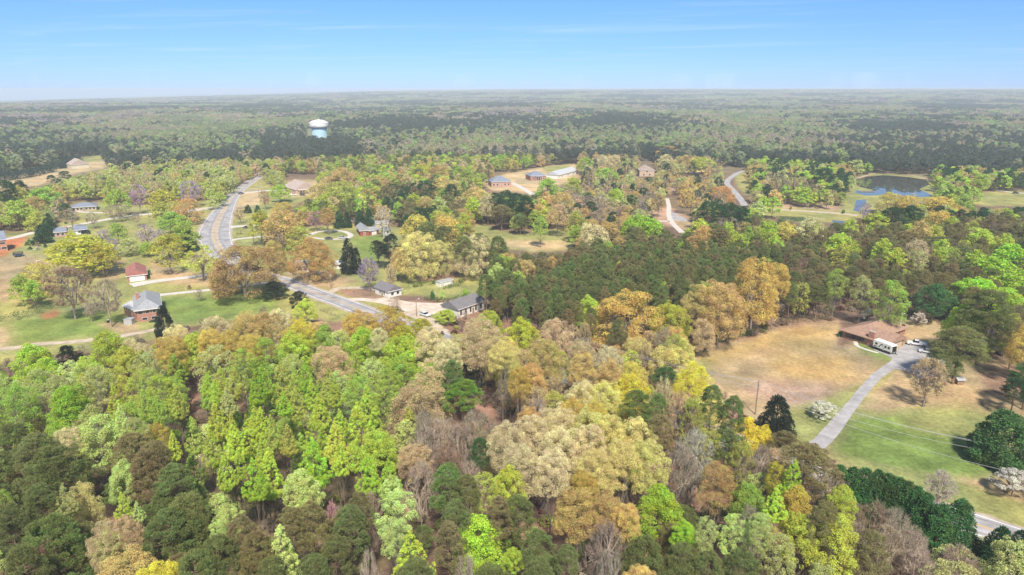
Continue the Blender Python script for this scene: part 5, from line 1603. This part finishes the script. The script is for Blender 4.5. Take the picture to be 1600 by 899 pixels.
building('brick_house', 'square brick house with dark hipped roof in the straw field', (768, 293), (799, 292), 15, 4.6, M_BRICKP, M_RBL, rise=4.0, wins=[('f', t, 1.4, 1.3, 1.6) for t in (.12, .3, .68, .86)], doors=[('f', .5)])
building('brick_villa', 'brick house with dark roof and porch beyond the gravel lane', (829, 283), (853, 282), 14, 4.4, M_BRICK, M_RBL, rise=3.6, wins=[('f', t, 1.4, 1.3, 1.6) for t in (.2, .8)], porch=(.3, .7, 3))
building('pale_roof_house', 'long house with pale grey roof half hidden beyond the straw field', (872, 280), (902, 272), 12, 3.6, M_WHITE, M_RW, roof='gable', rise=3.2, wins=[('f', t, 1.0, 1.3, 1.3) for t in (.2, .5, .8)])
building('tan_gabled_house', 'tall tan house with brown gabled roof above the reddish mulch', (999, 276), (1022, 276), 12, 6.0, M_BRICKT, M_RT, roof='gable', axis='y', rise=4.2, wins=[('f', .3, 1, 1.4, 1.5), ('f', .7, 1, 1.4, 1.5), ('f', .5, 4.0, 1.4, 1.5)])
building('woodland_house', 'tan house half hidden among budding trees below the tall gabled house', (1000, 300), (1018, 297), 9, 3.2, M_BRICKT, M_RD, rise=2.6, wins=[('f', .5, .9, 1.4, 1.2)])
building('far_barn', 'pale barn with grey roof on the straw hill', (112, 264), (140, 262), 16, 4.0, M_CREAMW, M_RT, cat='barn', roof='gable', axis='y', rise=5.5)
building('dark_roof_cabin', 'white cabin with black roof beside the pine plantation', (1074, 396), (1085, 395), 6, 3.4, M_WHITE, M_RD, cat='cabin', roof='gable', rise=1.8, wins=[('f', .3, .9, .8, 1.2), ('f', .7, .9, .8, 1.2)])
building('white_farm_house', 'white house among the dark pines above the yellow domed oak', (870, 436), (896, 430), 8, 3.2, M_WHITE, M_RG, roof='gable', rise=1.8, wins=[('f', .3, .9, .9, 1.2), ('f', .7, .9, .9, 1.2)])
building('lakeside_house', 'tan house among the trees on the bank of the big pond', (1336, 262), (1352, 262), 10, 4.4, M_BRICKT, M_RT, roof='gable', rise=3.0, wins=[('f', .3, 1.2, 1.4, 1.4), ('f', .7, 1.2, 1.4, 1.4)])
# --- water tower
tb = P(494, 222.5); tD = 985.0; tx = (494 - 800) / FPX * (tD * CP); wt = empty('water_tower', (tx, tD, float(terrain(tx, tD)))); z0 = wt.location.z
tag(wt, 'white domed water tower on a pale blue fluted column above the woods', 'water tower')
top = CAMH - math.hypot(tx, tD) * math.tan(math.atan2(-ray(494, 187)[2], math.hypot(ray(494, 187)[0], ray(494, 187)[1]))) - z0; s_ = tD / 1000
mb = MB().lathe([(9.9, top - 11.6), (12.6, top - 10.4), (13.2, top - 9.6), (13.2, top - 4.6), (12.4, top - 3.6), (8, top - 1.4), (3, top - .3), (.6, top), (.01, top)], 48); mb.build('tank', mat('tank_white', (.78, .75, .72), .5), wt, smooth=True)
cm_ = MB(); n_ = 48
pr1 = []
for zz in (0, top - 12.6, top - 11.6):
    for i in range(n_):
        t_ = 2 * math.pi * i / n_; r_ = 10.1 + (.22 if i % 2 else -.22) + (.0 if zz < top - 12 else .9); pr1.append((r_ * math.cos(t_), r_ * math.sin(t_), zz))
cm_.add(pr1, [(k * n_ + i, k * n_ + (i + 1) % n_, (k + 1) * n_ + (i + 1) % n_, (k + 1) * n_ + i) for k in range(2) for i in range(n_)]); cm_.build('column', mat('tower_blue', (.46, .66, .72), .6), wt)
ln_ = MB()
for q in range(9):
    if q in (3,): continue
    a0 = math.radians(-112 + q * 2.6); r_ = 13.26; ln_.box(-.24, .24, -.02, .02, -.42, .42)
    ln_.v[-8:] = [(r_ * math.cos(a0) + v[0] * -math.sin(a0) + v[1] * math.cos(a0), r_ * math.sin(a0) + v[0] * math.cos(a0) + v[1] * math.sin(a0), top - 8.4 + v[2]) for v in ln_.v[-8:]]
ln_.build('lettering', mat('tower_lettering', (.12, .12, .16), .7), wt)
MB().lathe([(13.22, top - 5.0), (13.6, top - 5.0), (13.6, top - 4.8), (13.22, top - 4.8)], 48).build('rim', mat('tank_rim', (.7, .68, .66), .6), wt)
MB().tube((0, 0, top - .2), (0, 0, top + 1.2), .5).build('vent', M_TRIM, wt)
# ------------------------------------------------------------ vehicles
M_TYRE = mat('tyre', (.02, .02, .02), .9); M_CGLASS = mat('car_glass', (.02, .025, .03), .1, spec=.8)
def wheels(root, xs, w, r=.34):
    for x in xs:
        for s in (-1, 1):
            wh = MB().tube((x, s * (w / 2 - .18), r), (x, s * (w / 2 + .02), r), r, n=16).build('wheel', M_TYRE, root)
            MB().tube((x, s * (w / 2 + .021), r), (x, s * (w / 2 + .035), r), r * .6, n=12).build('rim', M_METAL, wh)
def car(name, label, p, heading, paint, kind='car', cat=None, group=None):
    c = P(*p); root = empty(name, (c.x, c.y, .06), heading); tag(root, label, cat or kind, group); w = 1.85; m = mat('paint_' + label[:12], paint, .3, spec=.6)
    if kind == 'truck':
        body = MB().prism([(-2.8, .5), (2.75, .5), (2.8, .95), (1.4, 1.1), (-.1, 1.1), (-2.8, 1.1)], -w/2, w/2)
        body.prism([(-2.75, 1.1), (-.6, 1.1), (-.6, 1.25), (-2.75, 1.25)], -w/2, -w/2 + .12).prism([(-2.75, 1.1), (-.6, 1.1), (-.6, 1.25), (-2.75, 1.25)], w/2 - .12, w/2)
        cab = [(-.62, 1.1), (1.25, 1.1), (.75, 1.75), (-.5, 1.78)]; roofp = (-.45, .7, 1.76, 1.83); xs = (-1.8, 1.8)
    else:
        body = MB().prism([(-2.25, .45), (2.2, .45), (2.25, .75), (1.2, .95), (-1.7, 1.0), (-2.25, .9)], -w/2, w/2)
        cab = [(-1.75, .98), (1.1, .95), (.45, 1.42), (-1.1, 1.45)]; roofp = (-1.05, .42, 1.43, 1.49); xs = (-1.4, 1.4)
        if kind == 'van': cab = [(-2.1, .98), (1.3, .95), (.8, 1.7), (-2.0, 1.75)]; roofp = (-1.95, .75, 1.72, 1.8)
    body.build('body', m, root); MB().prism(cab, -w/2 + .1, w/2 - .1).build('cabin_glass', M_CGLASS, root)
    MB().box(roofp[0], roofp[1], -w/2 + .1, w/2 - .1, roofp[2], roofp[3]).build('car_roof', m, root)
    for s in (-1, 1):
        MB().box(2.2 if kind != 'truck' else 2.76, 2.27 if kind != 'truck' else 2.83, s * .65 - .2, s * .65 + .2, .62, .8).build('headlight', M_TRIM, root)
    wheels(root, xs, w, .34 if kind != 'truck' else .4); return root
car('pickup_truck', 'white pickup truck parked on the edge of the drive by the garage', (1432, 540), math.radians(155), (.75, .76, .78), 'truck', 'pickup truck')
car('parked_car', 'white car half under the big pine beside the paved apron', (1448, 552), math.radians(150), (.75, .75, .75), 'car')
car('parked_car', 'white and grey car parked on the grass by the gravel lot pole', (664, 494), math.radians(-42), (.70, .72, .75), 'car')
car('parked_car', 'dark car on the oval drive before the red barn', (514, 374.5), math.radians(4), (.09, .10, .10), 'car')
car('parked_car', 'silver car on the oval drive beside the dark car', (535, 373), math.radians(6), (.5, .52, .52), 'car')
car('work_truck', 'white truck parked before the tan roofed building', (458, 306), math.radians(10), (.76, .76, .76), 'truck', 'pickup truck')
car('parked_van', 'dark van under the leafless trees before the tan roofed building', (473, 306), math.radians(5), (.10, .11, .14), 'van')
car('parked_car', 'dark car on the driveway beside the main road bend', (386, 357), math.radians(8), (.08, .08, .09), 'car')
car('parked_car', 'black car on the pale road beyond the far right field', (1587, 303), math.radians(-10), (.05, .05, .06), 'car')
car('parked_car', 'white car beyond the two dark evergreens behind the oval drive', (555, 347), math.radians(4), (.75, .75, .75), 'car')
car('moving_car', 'small dark car driving on the upper stretch of the main road', (377, 303.5), math.radians(60), (.06, .06, .07), 'car')
car('parked_car', 'dark red car parked among the trunks of the lower wood', (846, 795), math.radians(100), (.12, .03, .03), 'car')
# travel trailer
a_, e1_, e2_, Lf_, LB_, _, _ = RH
t0, t1 = P(1363, 545), P(1392, 556); tang = math.atan2(t1.y - t0.y, t1.x - t0.x); tl = (t1 - t0).length
tr = empty('travel_trailer', t0, tang); tag(tr, 'white travel trailer with black graphics parked before the ranch house', 'trailer'); W_ = 2.5
MB().prism([(.0, .7), (tl - .3, .7), (tl, 1.2), (tl - .1, 2.9), (tl - .5, 3.15), (.15, 3.15), (0, 2.9)], 0, W_).build('body', mat('trailer_white', (.78, .78, .76), .4), tr)
MB().box(.1, tl - .4, .1, W_ - .1, 3.152, 3.22).build('roof', mat('trailer_roof', (.82, .81, .78), .6), tr)
MB().box(1.5, 2.5, 1, 1.5, 3.222, 3.45).build('air_conditioner', M_TRIM, tr)
MB().box(.05, tl - .35, -.02, -.005, .72, 1.0).build('skirt', M_DARK, tr)
MB().prism([(tl + .002, 1.0), (tl + .03, 1.0), (tl - .07, 2.85), (tl - .098, 2.85)], .2, W_ - .2).build('end_cap', M_DARK, tr)
for x0_, x1_, z0_, z1_ in ((.7, 1.5, 1.9, 2.5), (tl * .62, tl * .62 + .6, 1.8, 2.5), (tl * .78, tl * .78 + .7, 1.8, 2.5)):
    f = MB().box(x0_, x1_, -.03, -.004, z0_, z1_).build('window', M_DARK, tr); MB().box(x0_ + .06, x1_ - .06, -.045, -.031, z0_ + .06, z1_ - .06).build('pane', M_CGLASS, f)
MB().prism([(1.9, 1.3), (2.3, 1.3), (3.1, 2.6), (2.8, 2.6)], -.02, -.006).prism([(2.9, 2.7), (3.2, 2.7), (4.3, 1.4), (3.8, 1.4)], -.021, -.007).prism([(.4, 1.2), (1.7, 1.3), (1.7, 1.45), (.4, 1.5)], -.02, -.006).build('graphic', M_DARK, tr)
MB().box(tl * .5, tl * .5 + .75, -.03, -.004, .85, 2.7).build('door', mat('trailer_door', (.6, .6, .6), .5), tr)
for x in (tl * .38, tl * .5):
    for y in (.05, W_ - .27): MB().tube((x, y, .38), (x, y + .22, .38), .38, n=14).build('wheel', M_TYRE, tr)
MB().box(tl, tl + 1.2, W_ / 2 - .08, W_ / 2 + .08, .5, .62).tube((tl + .5, W_ / 2, .62), (tl + .5, W_ / 2, 1.1), .16).build('hitch', M_DARK, tr)
# blue tarpaulin against the wall
c = P(1385, 541) ; tp = MB()
tp.prism([(-1.3, 0), (1.3, 0), (1.0, 1.5), (.1, 1.9), (-.9, 1.6)], -.8, .8); o = tp.build('tarpaulin', mat('blue_tarp', (.02, .20, .55), .5, noise=.2, noise_scale=2), None, c + e2_ * 2.2); o.rotation_euler.z = ang
tag(o, 'blue tarpaulin draped over equipment between the trailer and the garage wall', 'tarpaulin')
# ------------------------------------------------------------ utility poles, wires
M_POLE = mat('pole_wood', (.28, .21, .16), .9, noise=.2, noise_scale=3); M_WIRE = mat('wire', (.42, .42, .42), .5); M_CERAM = mat('insulator', (.6, .6, .6), .4)
def utility(label, foot, toppy, H=None, arm=True, lamp=False, col_=None):
    b = P(*foot); a = (449.5 - toppy) / FPX; h = H or CAMH + b.y * (a * CP - SP) / (CP + a * SP); h = max(4, h)
    root = empty('utility_pole' if not lamp else 'light_pole', b, .35); tag(root, label, 'utility pole' if not lamp else 'light pole', 'roadside poles')
    MB().tube((0, 0, -.3), (0, 0, h), .17, .12, 10).build('pole', col_ or M_POLE, root)
    if arm:
        cr_ = MB().box(-1.1, 1.1, -.06, .06, h - .7, h - .56).build('crossarm', M_POLE, root)
        for x in (-1.0, 0, 1.0): MB().tube((x, 0, h - .56), (x, 0, h - .3), .06, .04).build('insulator', M_CERAM, cr_)
        MB().tube((.32, 0, h - 2.2), (.32, 0, h - 1.3), .22).build('transformer', M_METAL, root)
    if lamp:
        l_ = MB().tube((0, 0, h - .3), (.9, 0, h - .1), .04).build('lamp_arm', M_METAL, root); MB().box(.8, 1.3, -.15, .15, h - .22, h - .05).build('lamp_head', M_TRIM, l_)
    return Vector((b.x, b.y, h - .3)), h
q1, _ = utility('wooden utility pole with crossarm at the lawn edge above the bright yellow tree', (1180, 648), 594)
q2, _ = utility('pale utility pole with crossarm between the broad holly and the white dogwood', (1592, 735), 701)
q3, _ = utility('utility pole standing against the dark wood left of the brick ranch house', (1273, 503), 481)
utility('slim pale pole on the back lawn of the brick ranch house', (1406, 512), 490, arm=False, lamp=True, col_=M_CERAM)
q5, _ = utility('light pole between the gravel lot and the mustard oaks', (651, 495), 467, arm=False, lamp=True)
q6, _ = utility('utility pole on the verge between the main road and the straw yard', (458, 433), 408)
q7, _ = utility('utility pole before the round red budding tree', (397, 382), 350)
q8, _ = utility('utility pole at the far end of the main road', (405, 310), 286)
q9, _ = utility('utility pole on the lawn before the round orange oak', (517, 450), 424)
q10, _ = utility('utility pole on the lane in the upper left meadow', (233, 345), 322)
def wire(label, p0, p1, sag, off=(0, 0, 0), group='power lines over the lawn', r=.035):
    n = 24; o_ = Vector(off); pts = []
    for i in range(n + 1):
        t = i / n; q = p0.lerp(p1, t) + o_; q.z -= sag * 4 * t * (1 - t); pts.append(q)
    m = MB()
    for i in range(n): m.tube(pts[i], pts[i + 1], r, n=5, caps=False)
    tag(m.build('power_line', M_WIRE), label, 'power line', group)
dirr = (q2 - q1); w0 = P(905, 528, 11.5); w3 = q2 + Vector((18, -6, 0))
for k_, (dz, dx_) in enumerate(((0, -.9), (0, .9), (-1.6, .3))):
    nm_ = ['upper', 'second', 'lowest'][k_]
    wire(f'{nm_} power line sagging across the tan lawn to the holly', q1, q2, 1.6 + .3 * k_, (dx_, 0, dz)); wire(f'{nm_} power line running from the lawn pole towards the yellow domed oak', q1, w0, 1.3, (dx_, 0, dz))
    wire(f'{nm_} power line leaving the pale pole beside the white dogwood', q2, w3, .3, (dx_, 0, dz))
wire('single power line crossing the driveway towards the lower lawn corner', P(1205, 618, 10), P(1600, 742, 8), 1.5)
wire('power line rising beside the main road bend', q7, q8, 1.5); wire('power line between the road poles by the orange oaks', q7, q6, 1.5); wire('power line over the lawn before the round orange oak', q6, q9, .8)
# ------------------------------------------------------------ hedges, shrubs, small things
def leaf_band(name, label, px, h, wd, colr, cat='hedge', seed=3, dens=34, size=.3):
    W = path_world(px, 6); rg = np.random.default_rng(seed); L = np.sum(np.linalg.norm(np.diff(W, axis=0), axis=1)); m = max(8, int(L * 1.6)); t = rg.uniform(0, len(W) - 1.01, m); i = t.astype(int); f = (t - i)[:, None]
    c = W[i] * (1 - f) + W[i + 1] * f; cc = np.concatenate([c + rg.normal(0, wd * .22, (m, 2)), rg.uniform(.25, .75, (m, 1)) * h * rg.uniform(.6, 1.1, (m, 1))], 1)
    rad = rg.uniform(.45, .8, m) * min(h, wd) * .6; V, F, lv = clump_leaves(rg, cc, rad, 1.0, m * dens, size, np.array([c[:, 0].mean(), c[:, 1].mean(), 0]), .8)
    o0 = V.mean(0); o0[2] = 0; me = np_mesh(name, V - o0, F, [M_LEAF], attrs={'lv': ('FLOAT', 'POINT', lv)}); o = link(name, me, None, colr); o.location = o0; return tag(o, label, cat)
leaf_band('hedge', 'dense green hedge along the gravel lot with small trees in it', [(668, 470), (690, 473), (720, 468), (753, 461)], 2.0, 2.4, (.10, .20, .05))
leaf_band('hedge', 'clipped green hedge under the cream oaks in the garden', [(640, 449), (658, 448), (680, 443)], 1.8, 2.6, (.10, .18, .05), seed=4)
leaf_band('hedge', 'rounded hedge beside the metal roofed shelter', [(694, 452), (710, 448), (727, 441)], 2.0, 3.0, (.09, .15, .05), seed=5)
leaf_band('shrub_row', 'dark green shrub row along the left meadow edge under the budding trees', [(-30, 508), (10, 502), (45, 496), (70, 486), (84, 478)], 3.2, 4.5, (.07, .14, .05), 'shrubs', seed=6)
leaf_band('shrub_row', 'grey green thicket between the purple trees and the red roofed house', [(182, 405), (200, 401), (222, 400), (240, 397)], 5.0, 6.0, (.20, .26, .12), 'shrubs', seed=7, size=.4)
leaf_band('hedge', 'thin green hedge beside the red clay yard', [(41, 385), (46, 376)], 1.2, 1.2, (.10, .2, .06), seed=8)
leaf_band('shrub_row', 'green shrub line at the foot of the woods behind the mustard lawn', [(1070, 556), (1110, 543), (1150, 530), (1200, 516)], 2.6, 3.2, (.13, .20, .06), 'shrubs', seed=9)
leaf_band('shrub_row', 'low brown green scrub between the utility pole and the back wood of the ranch', [(1215, 508), (1250, 503), (1300, 497)], 2.4, 4.0, (.18, .18, .08), 'shrubs', seed=10)
leaf_band('tree_line', 'dark conifer row bordering the far left fields', [(-30, 284), (10, 282), (50, 276), (84, 268)], 9, 8, (.06, .10, .07), 'conifer row', seed=11, dens=60, size=.9)
leaf_band('tree_line', 'dark conifer row beside the pale far left gate', [(90, 264), (108, 259), (124, 254)], 8, 8, (.06, .10, .07), 'conifer row', seed=12, dens=60, size=.9)
def shrub(label, foot, w_px, h_m, c, name='shrub', cat='shrub', group=None):
    b = P(*foot); wd = w_px * proj(b.x, b.y, 0)[2] / FPX; cm, tm = proto('bush', rnd.randrange(3), 0 if b.length < 300 else 1); Hn, Rn = SPEC['bush']
    r_ = empty(name, b, rnd.uniform(0, 6.28)); s = wd / 2 / Rn / 1.05; r_.scale = (s, s, h_m / Hn); tag(r_, label, cat, group); link('foliage', cm, r_, COLS[c]); link('stem', tm, r_, (.2, .15, .1))
shrub('round dark shrub at the corner of the brick ranch house', (1313, 526), 11, 2.4, 'darkgreen')
shrub('white flowering shrub between the dark shrubs near the trampoline', (58, 391), 9, 2.4, 'white')
shrub('round dark shrub right of the white flowering shrub', (71, 387), 6, 2.6, 'dark'); shrub('round dark shrub left of the white flowering shrub', (50, 384), 8, 3.2, 'dark')
shrub('low dark shrub nearest the trampoline', (47, 390), 8, 1.8, 'dark'); shrub('brown rounded shrub behind the white flowering shrub', (59, 385), 9, 2.8, 'brown')
shrub('small round shrub beside the carport wing', (138, 366), 7, 3.2, 'dark'); shrub('yellow green shrub before the low brick ranch', (111, 372), 17, 4.2, 'yellowgreen')
shrub('pale loose shrub on the meadow left of the wide yellow green oak', (78, 394), 14, 2.2, 'sage'); shrub('small green fir in the hedge by the gravel lot', (676, 468), 8, 4.4, 'darkgreen')
shrub('light green bush in the hedge by the gravel lot', (691, 468), 12, 4.6, 'palelime'); shrub('bright green bush at the end of the gravel lot hedge', (727, 463), 9, 3.8, 'vivid')
shrub('green shrub beside the right wall of the red roofed house', (234, 430), 5, 3.0, 'darkgreen'); shrub('low dark foundation shrub under the grey roofed brick house', (240, 503), 14, .9, 'dark')
shrub('small shrub on the upper meadow beside the lane', (103, 350), 5, 2.2, 'dark'); shrub('second small shrub on the upper meadow nearer the leafless trees', (136, 346), 4, 2.4, 'dark')
shrub('bare brown shrub on the lawn between the two drives', (296, 452), 7, 2.0, 'brown'); shrub('sprawling grey shrub beside the main road bend driveway', (375, 366), 12, 2.4, 'sage')
shrub('sage shrub at the bottom right corner by the cypresses', (1500, 890), 60, 4.2, 'sage'); shrub('green shrub below the vivid round tree by the path', (1345, 880), 50, 4.0, 'yellowgreen')
shrub('lone round shrub by the pond road', (1317, 334), 6, 3.6, 'darkgreen'); shrub('brown shrub on the verge of the pond road', (1235, 328), 4, 3.2, 'brown')
# small leafless tree on the lawn
for (px, py_, hpy, lb) in ((312, 472, 456, 'tiny leafless sapling alone on the green lawn'),):
    b = P(px, py_); cm, tm = proto('bare', 1, 1); r_ = empty('leafless_tree', b); r_.scale = (.42, .42, .32); tag(r_, lb, 'bare tree', 'leafless trees'); link('crown', cm, r_, COLS['grey']); link('trunk', tm, r_, (.25, .2, .16))
# trampoline
b = P(29, 401); t_ = empty('trampoline', b); tag(t_, 'blue rimmed round trampoline on the meadow beside the red clay yard', 'trampoline')
MB().lathe([(1.6, .82), (2.2, .82), (2.25, .9), (1.6, .92)], 28).build('rim_pad', mat('blue_pad', (.12, .25, .45), .6), t_); MB().lathe([(.01, .86), (1.6, .86)], 28).build('mat', M_DARK, t_)
for i in range(6):
    an_ = i * math.pi / 3; x, y = 2.2 * math.cos(an_), 2.2 * math.sin(an_); MB().tube((x, y, 0), (x, y, .85), .04).build('leg', M_METAL, t_); MB().tube((x, y, .9), (x, y, 2.4), .03).build('net_pole', M_DARK, t_)
nt_o = MB().lathe([(2.18, .92), (2.18, 2.35)], 28)
mnet = mat('net', (.03, .03, .04), .9); tn__ = mnet.node_tree; al = tn__.nodes.new('ShaderNodeTexChecker'); al.inputs['Scale'].default_value = 24; tcx = tn__.nodes.new('ShaderNodeTexCoord'); tn__.links.new(tcx.outputs['Object'], al.inputs['Vector']); tn__.links.new(al.outputs['Fac'], tn__.nodes['Principled BSDF'].inputs['Alpha']); nt_o.build('safety_net', mnet, t_)
# bins, bird bath and garden pieces
def small(name, label, foot, build, cat, group=None, rz=0):
    b = P(*foot); r_ = empty(name, b, rz); tag(r_, label, cat, group); build(r_)
small('dark_bin', 'dark wheeled bin on the back lawn beside the slim pale pole', (1411, 513), lambda r: (MB().prism([(-.35, .1), (.3, .1), (.4, 1.2), (-.45, 1.2)], -.35, .35).build('body', M_DARK, r), MB().box(-.48, .44, -.38, .38, 1.2, 1.28).build('lid', M_DARK, r)), 'bin')
small('white_bin', 'small white topped bin on the lawn below the leafless tree', (169, 504), lambda r: (MB().tube((0, 0, 0), (0, 0, .9), .35, .4).build('body', M_DARK, r), MB().tube((0, 0, .9), (0, 0, 1.05), .42).build('lid', M_TRIM, r)), 'bin')
small('utility_box', 'grey equipment box against the enclosed porch wing', (203, 506), lambda r: (MB().box(-1.4, 1.4, -1.2, 1.2, 0, 1.9).build('body', M_METAL, r), MB().box(-1.5, 1.5, -1.3, 1.3, 1.902, 2.0).build('lid', M_METAL, r)), 'box')
small('playhouse', 'small weathered playhouse under the pines right of the tan budding tree', (1498, 600), lambda r: (MB().box(-.9, .9, -.8, .8, 0, 1.5).build('wall', M_WOOD, r), hip_roof(MB(), -1.2, 1.2, -1.1, 1.1, 1.52, .6, 0).build('roof', M_METAL, r)), 'playhouse')
for k_, (f_, lb) in enumerate((((82, 400), 'white garden chair nearest the wide yellow green oak'), ((94, 398), 'white lounger beneath the wide yellow green oak'), ((60, 409), 'low white crate on the meadow above the gold oak'))):
    small('garden_bench', lb, f_, lambda r: (MB().box(-.8, .8, -.4, .4, .35, .45).build('seat', M_TRIM, r), MB().box(-.8, -.7, -.4, .4, .45, 1.0).build('backrest', M_TRIM, r), MB().box(-.7, -.6, -.4, .4, 0, .35).build('leg', M_TRIM, r), MB().box(.6, .7, -.4, .4, 0, .35).build('leg', M_TRIM, r)), 'garden seat', 'white garden seats', .4 * k_)
def mailbox(label, foot): small('mailbox', label, foot, lambda r: (MB().tube((0, 0, 0), (0, 0, 1.05), .06).build('post', M_WOOD, r), MB().prism([(-.3, 1.05), (.3, 1.05), (.3, 1.25), (.2, 1.35), (-.2, 1.35), (-.3, 1.25)], -.14, .14).build('box', M_METAL, r)), 'mailbox', 'roadside mailboxes')
mailbox('mailbox at the drive to the tan roofed building', (376, 305)); mailbox('mailbox beside the straw yard driveway', (522, 461)); mailbox('mailbox on the verge before the white cottage', (541, 455))
# fences
def fence(label, px, h, gap, m, rails=2):
    W = path_world(px, 10); s = np.concatenate([[0], np.cumsum(np.linalg.norm(np.diff(W, axis=0), axis=1))]); n = max(2, int(s[-1] / gap)); r_ = empty('fence', (W[0][0], W[0][1], 0)); tag(r_, label, 'fence')
    pts = [np.array([np.interp(s[-1] * i / n, s, W[:, k]) for k in (0, 1)]) - W[0] for i in range(n + 1)]
    for p in pts[:60]: MB().box(p[0] - .07, p[0] + .07, p[1] - .07, p[1] + .07, 0, h).build('post', m, r_)
    for k in range(rails):
        z = h * (.45 + .45 * k); rm_ = MB()
        for i in range(len(pts) - 1): rm_.tube((*pts[i], z), (*pts[i + 1], z), .05, n=4)
        rm_.build('rail', m, r_)
fence('wooden rail fence between the main road and the lower wood', [(500, 486), (515, 492), (530, 497)], 1.2, 2.2, M_WOOD)
fence('white post fence around the far left paddock', [(128, 254), (146, 256), (168, 255)], 1.5, 4.5, M_TRIM)
fence('wire post fence across the meadow under the wide yellow green oak', [(40, 404), (70, 402), (100, 399)], 1.1, 3.5, M_WOOD)
fence('dark board fence in the garden of the cream oaks', [(660, 420), (680, 430), (697, 437)], 1.8, 2.4, M_WOOD, 2)
# pale wooden dock on the pond
dk = empty('pond_dock', P(1352, 300)); tag(dk, 'small wooden dock reaching into the big pond', 'dock'); MB().box(-6, 8, -1, 1, .35, .5).build('deck', M_WOOD, dk)
for x in (-5, 0, 5, 7.5): MB().tube((x, .8, -.2), (x, .8, .9), .12).build('post', M_WOOD, dk)
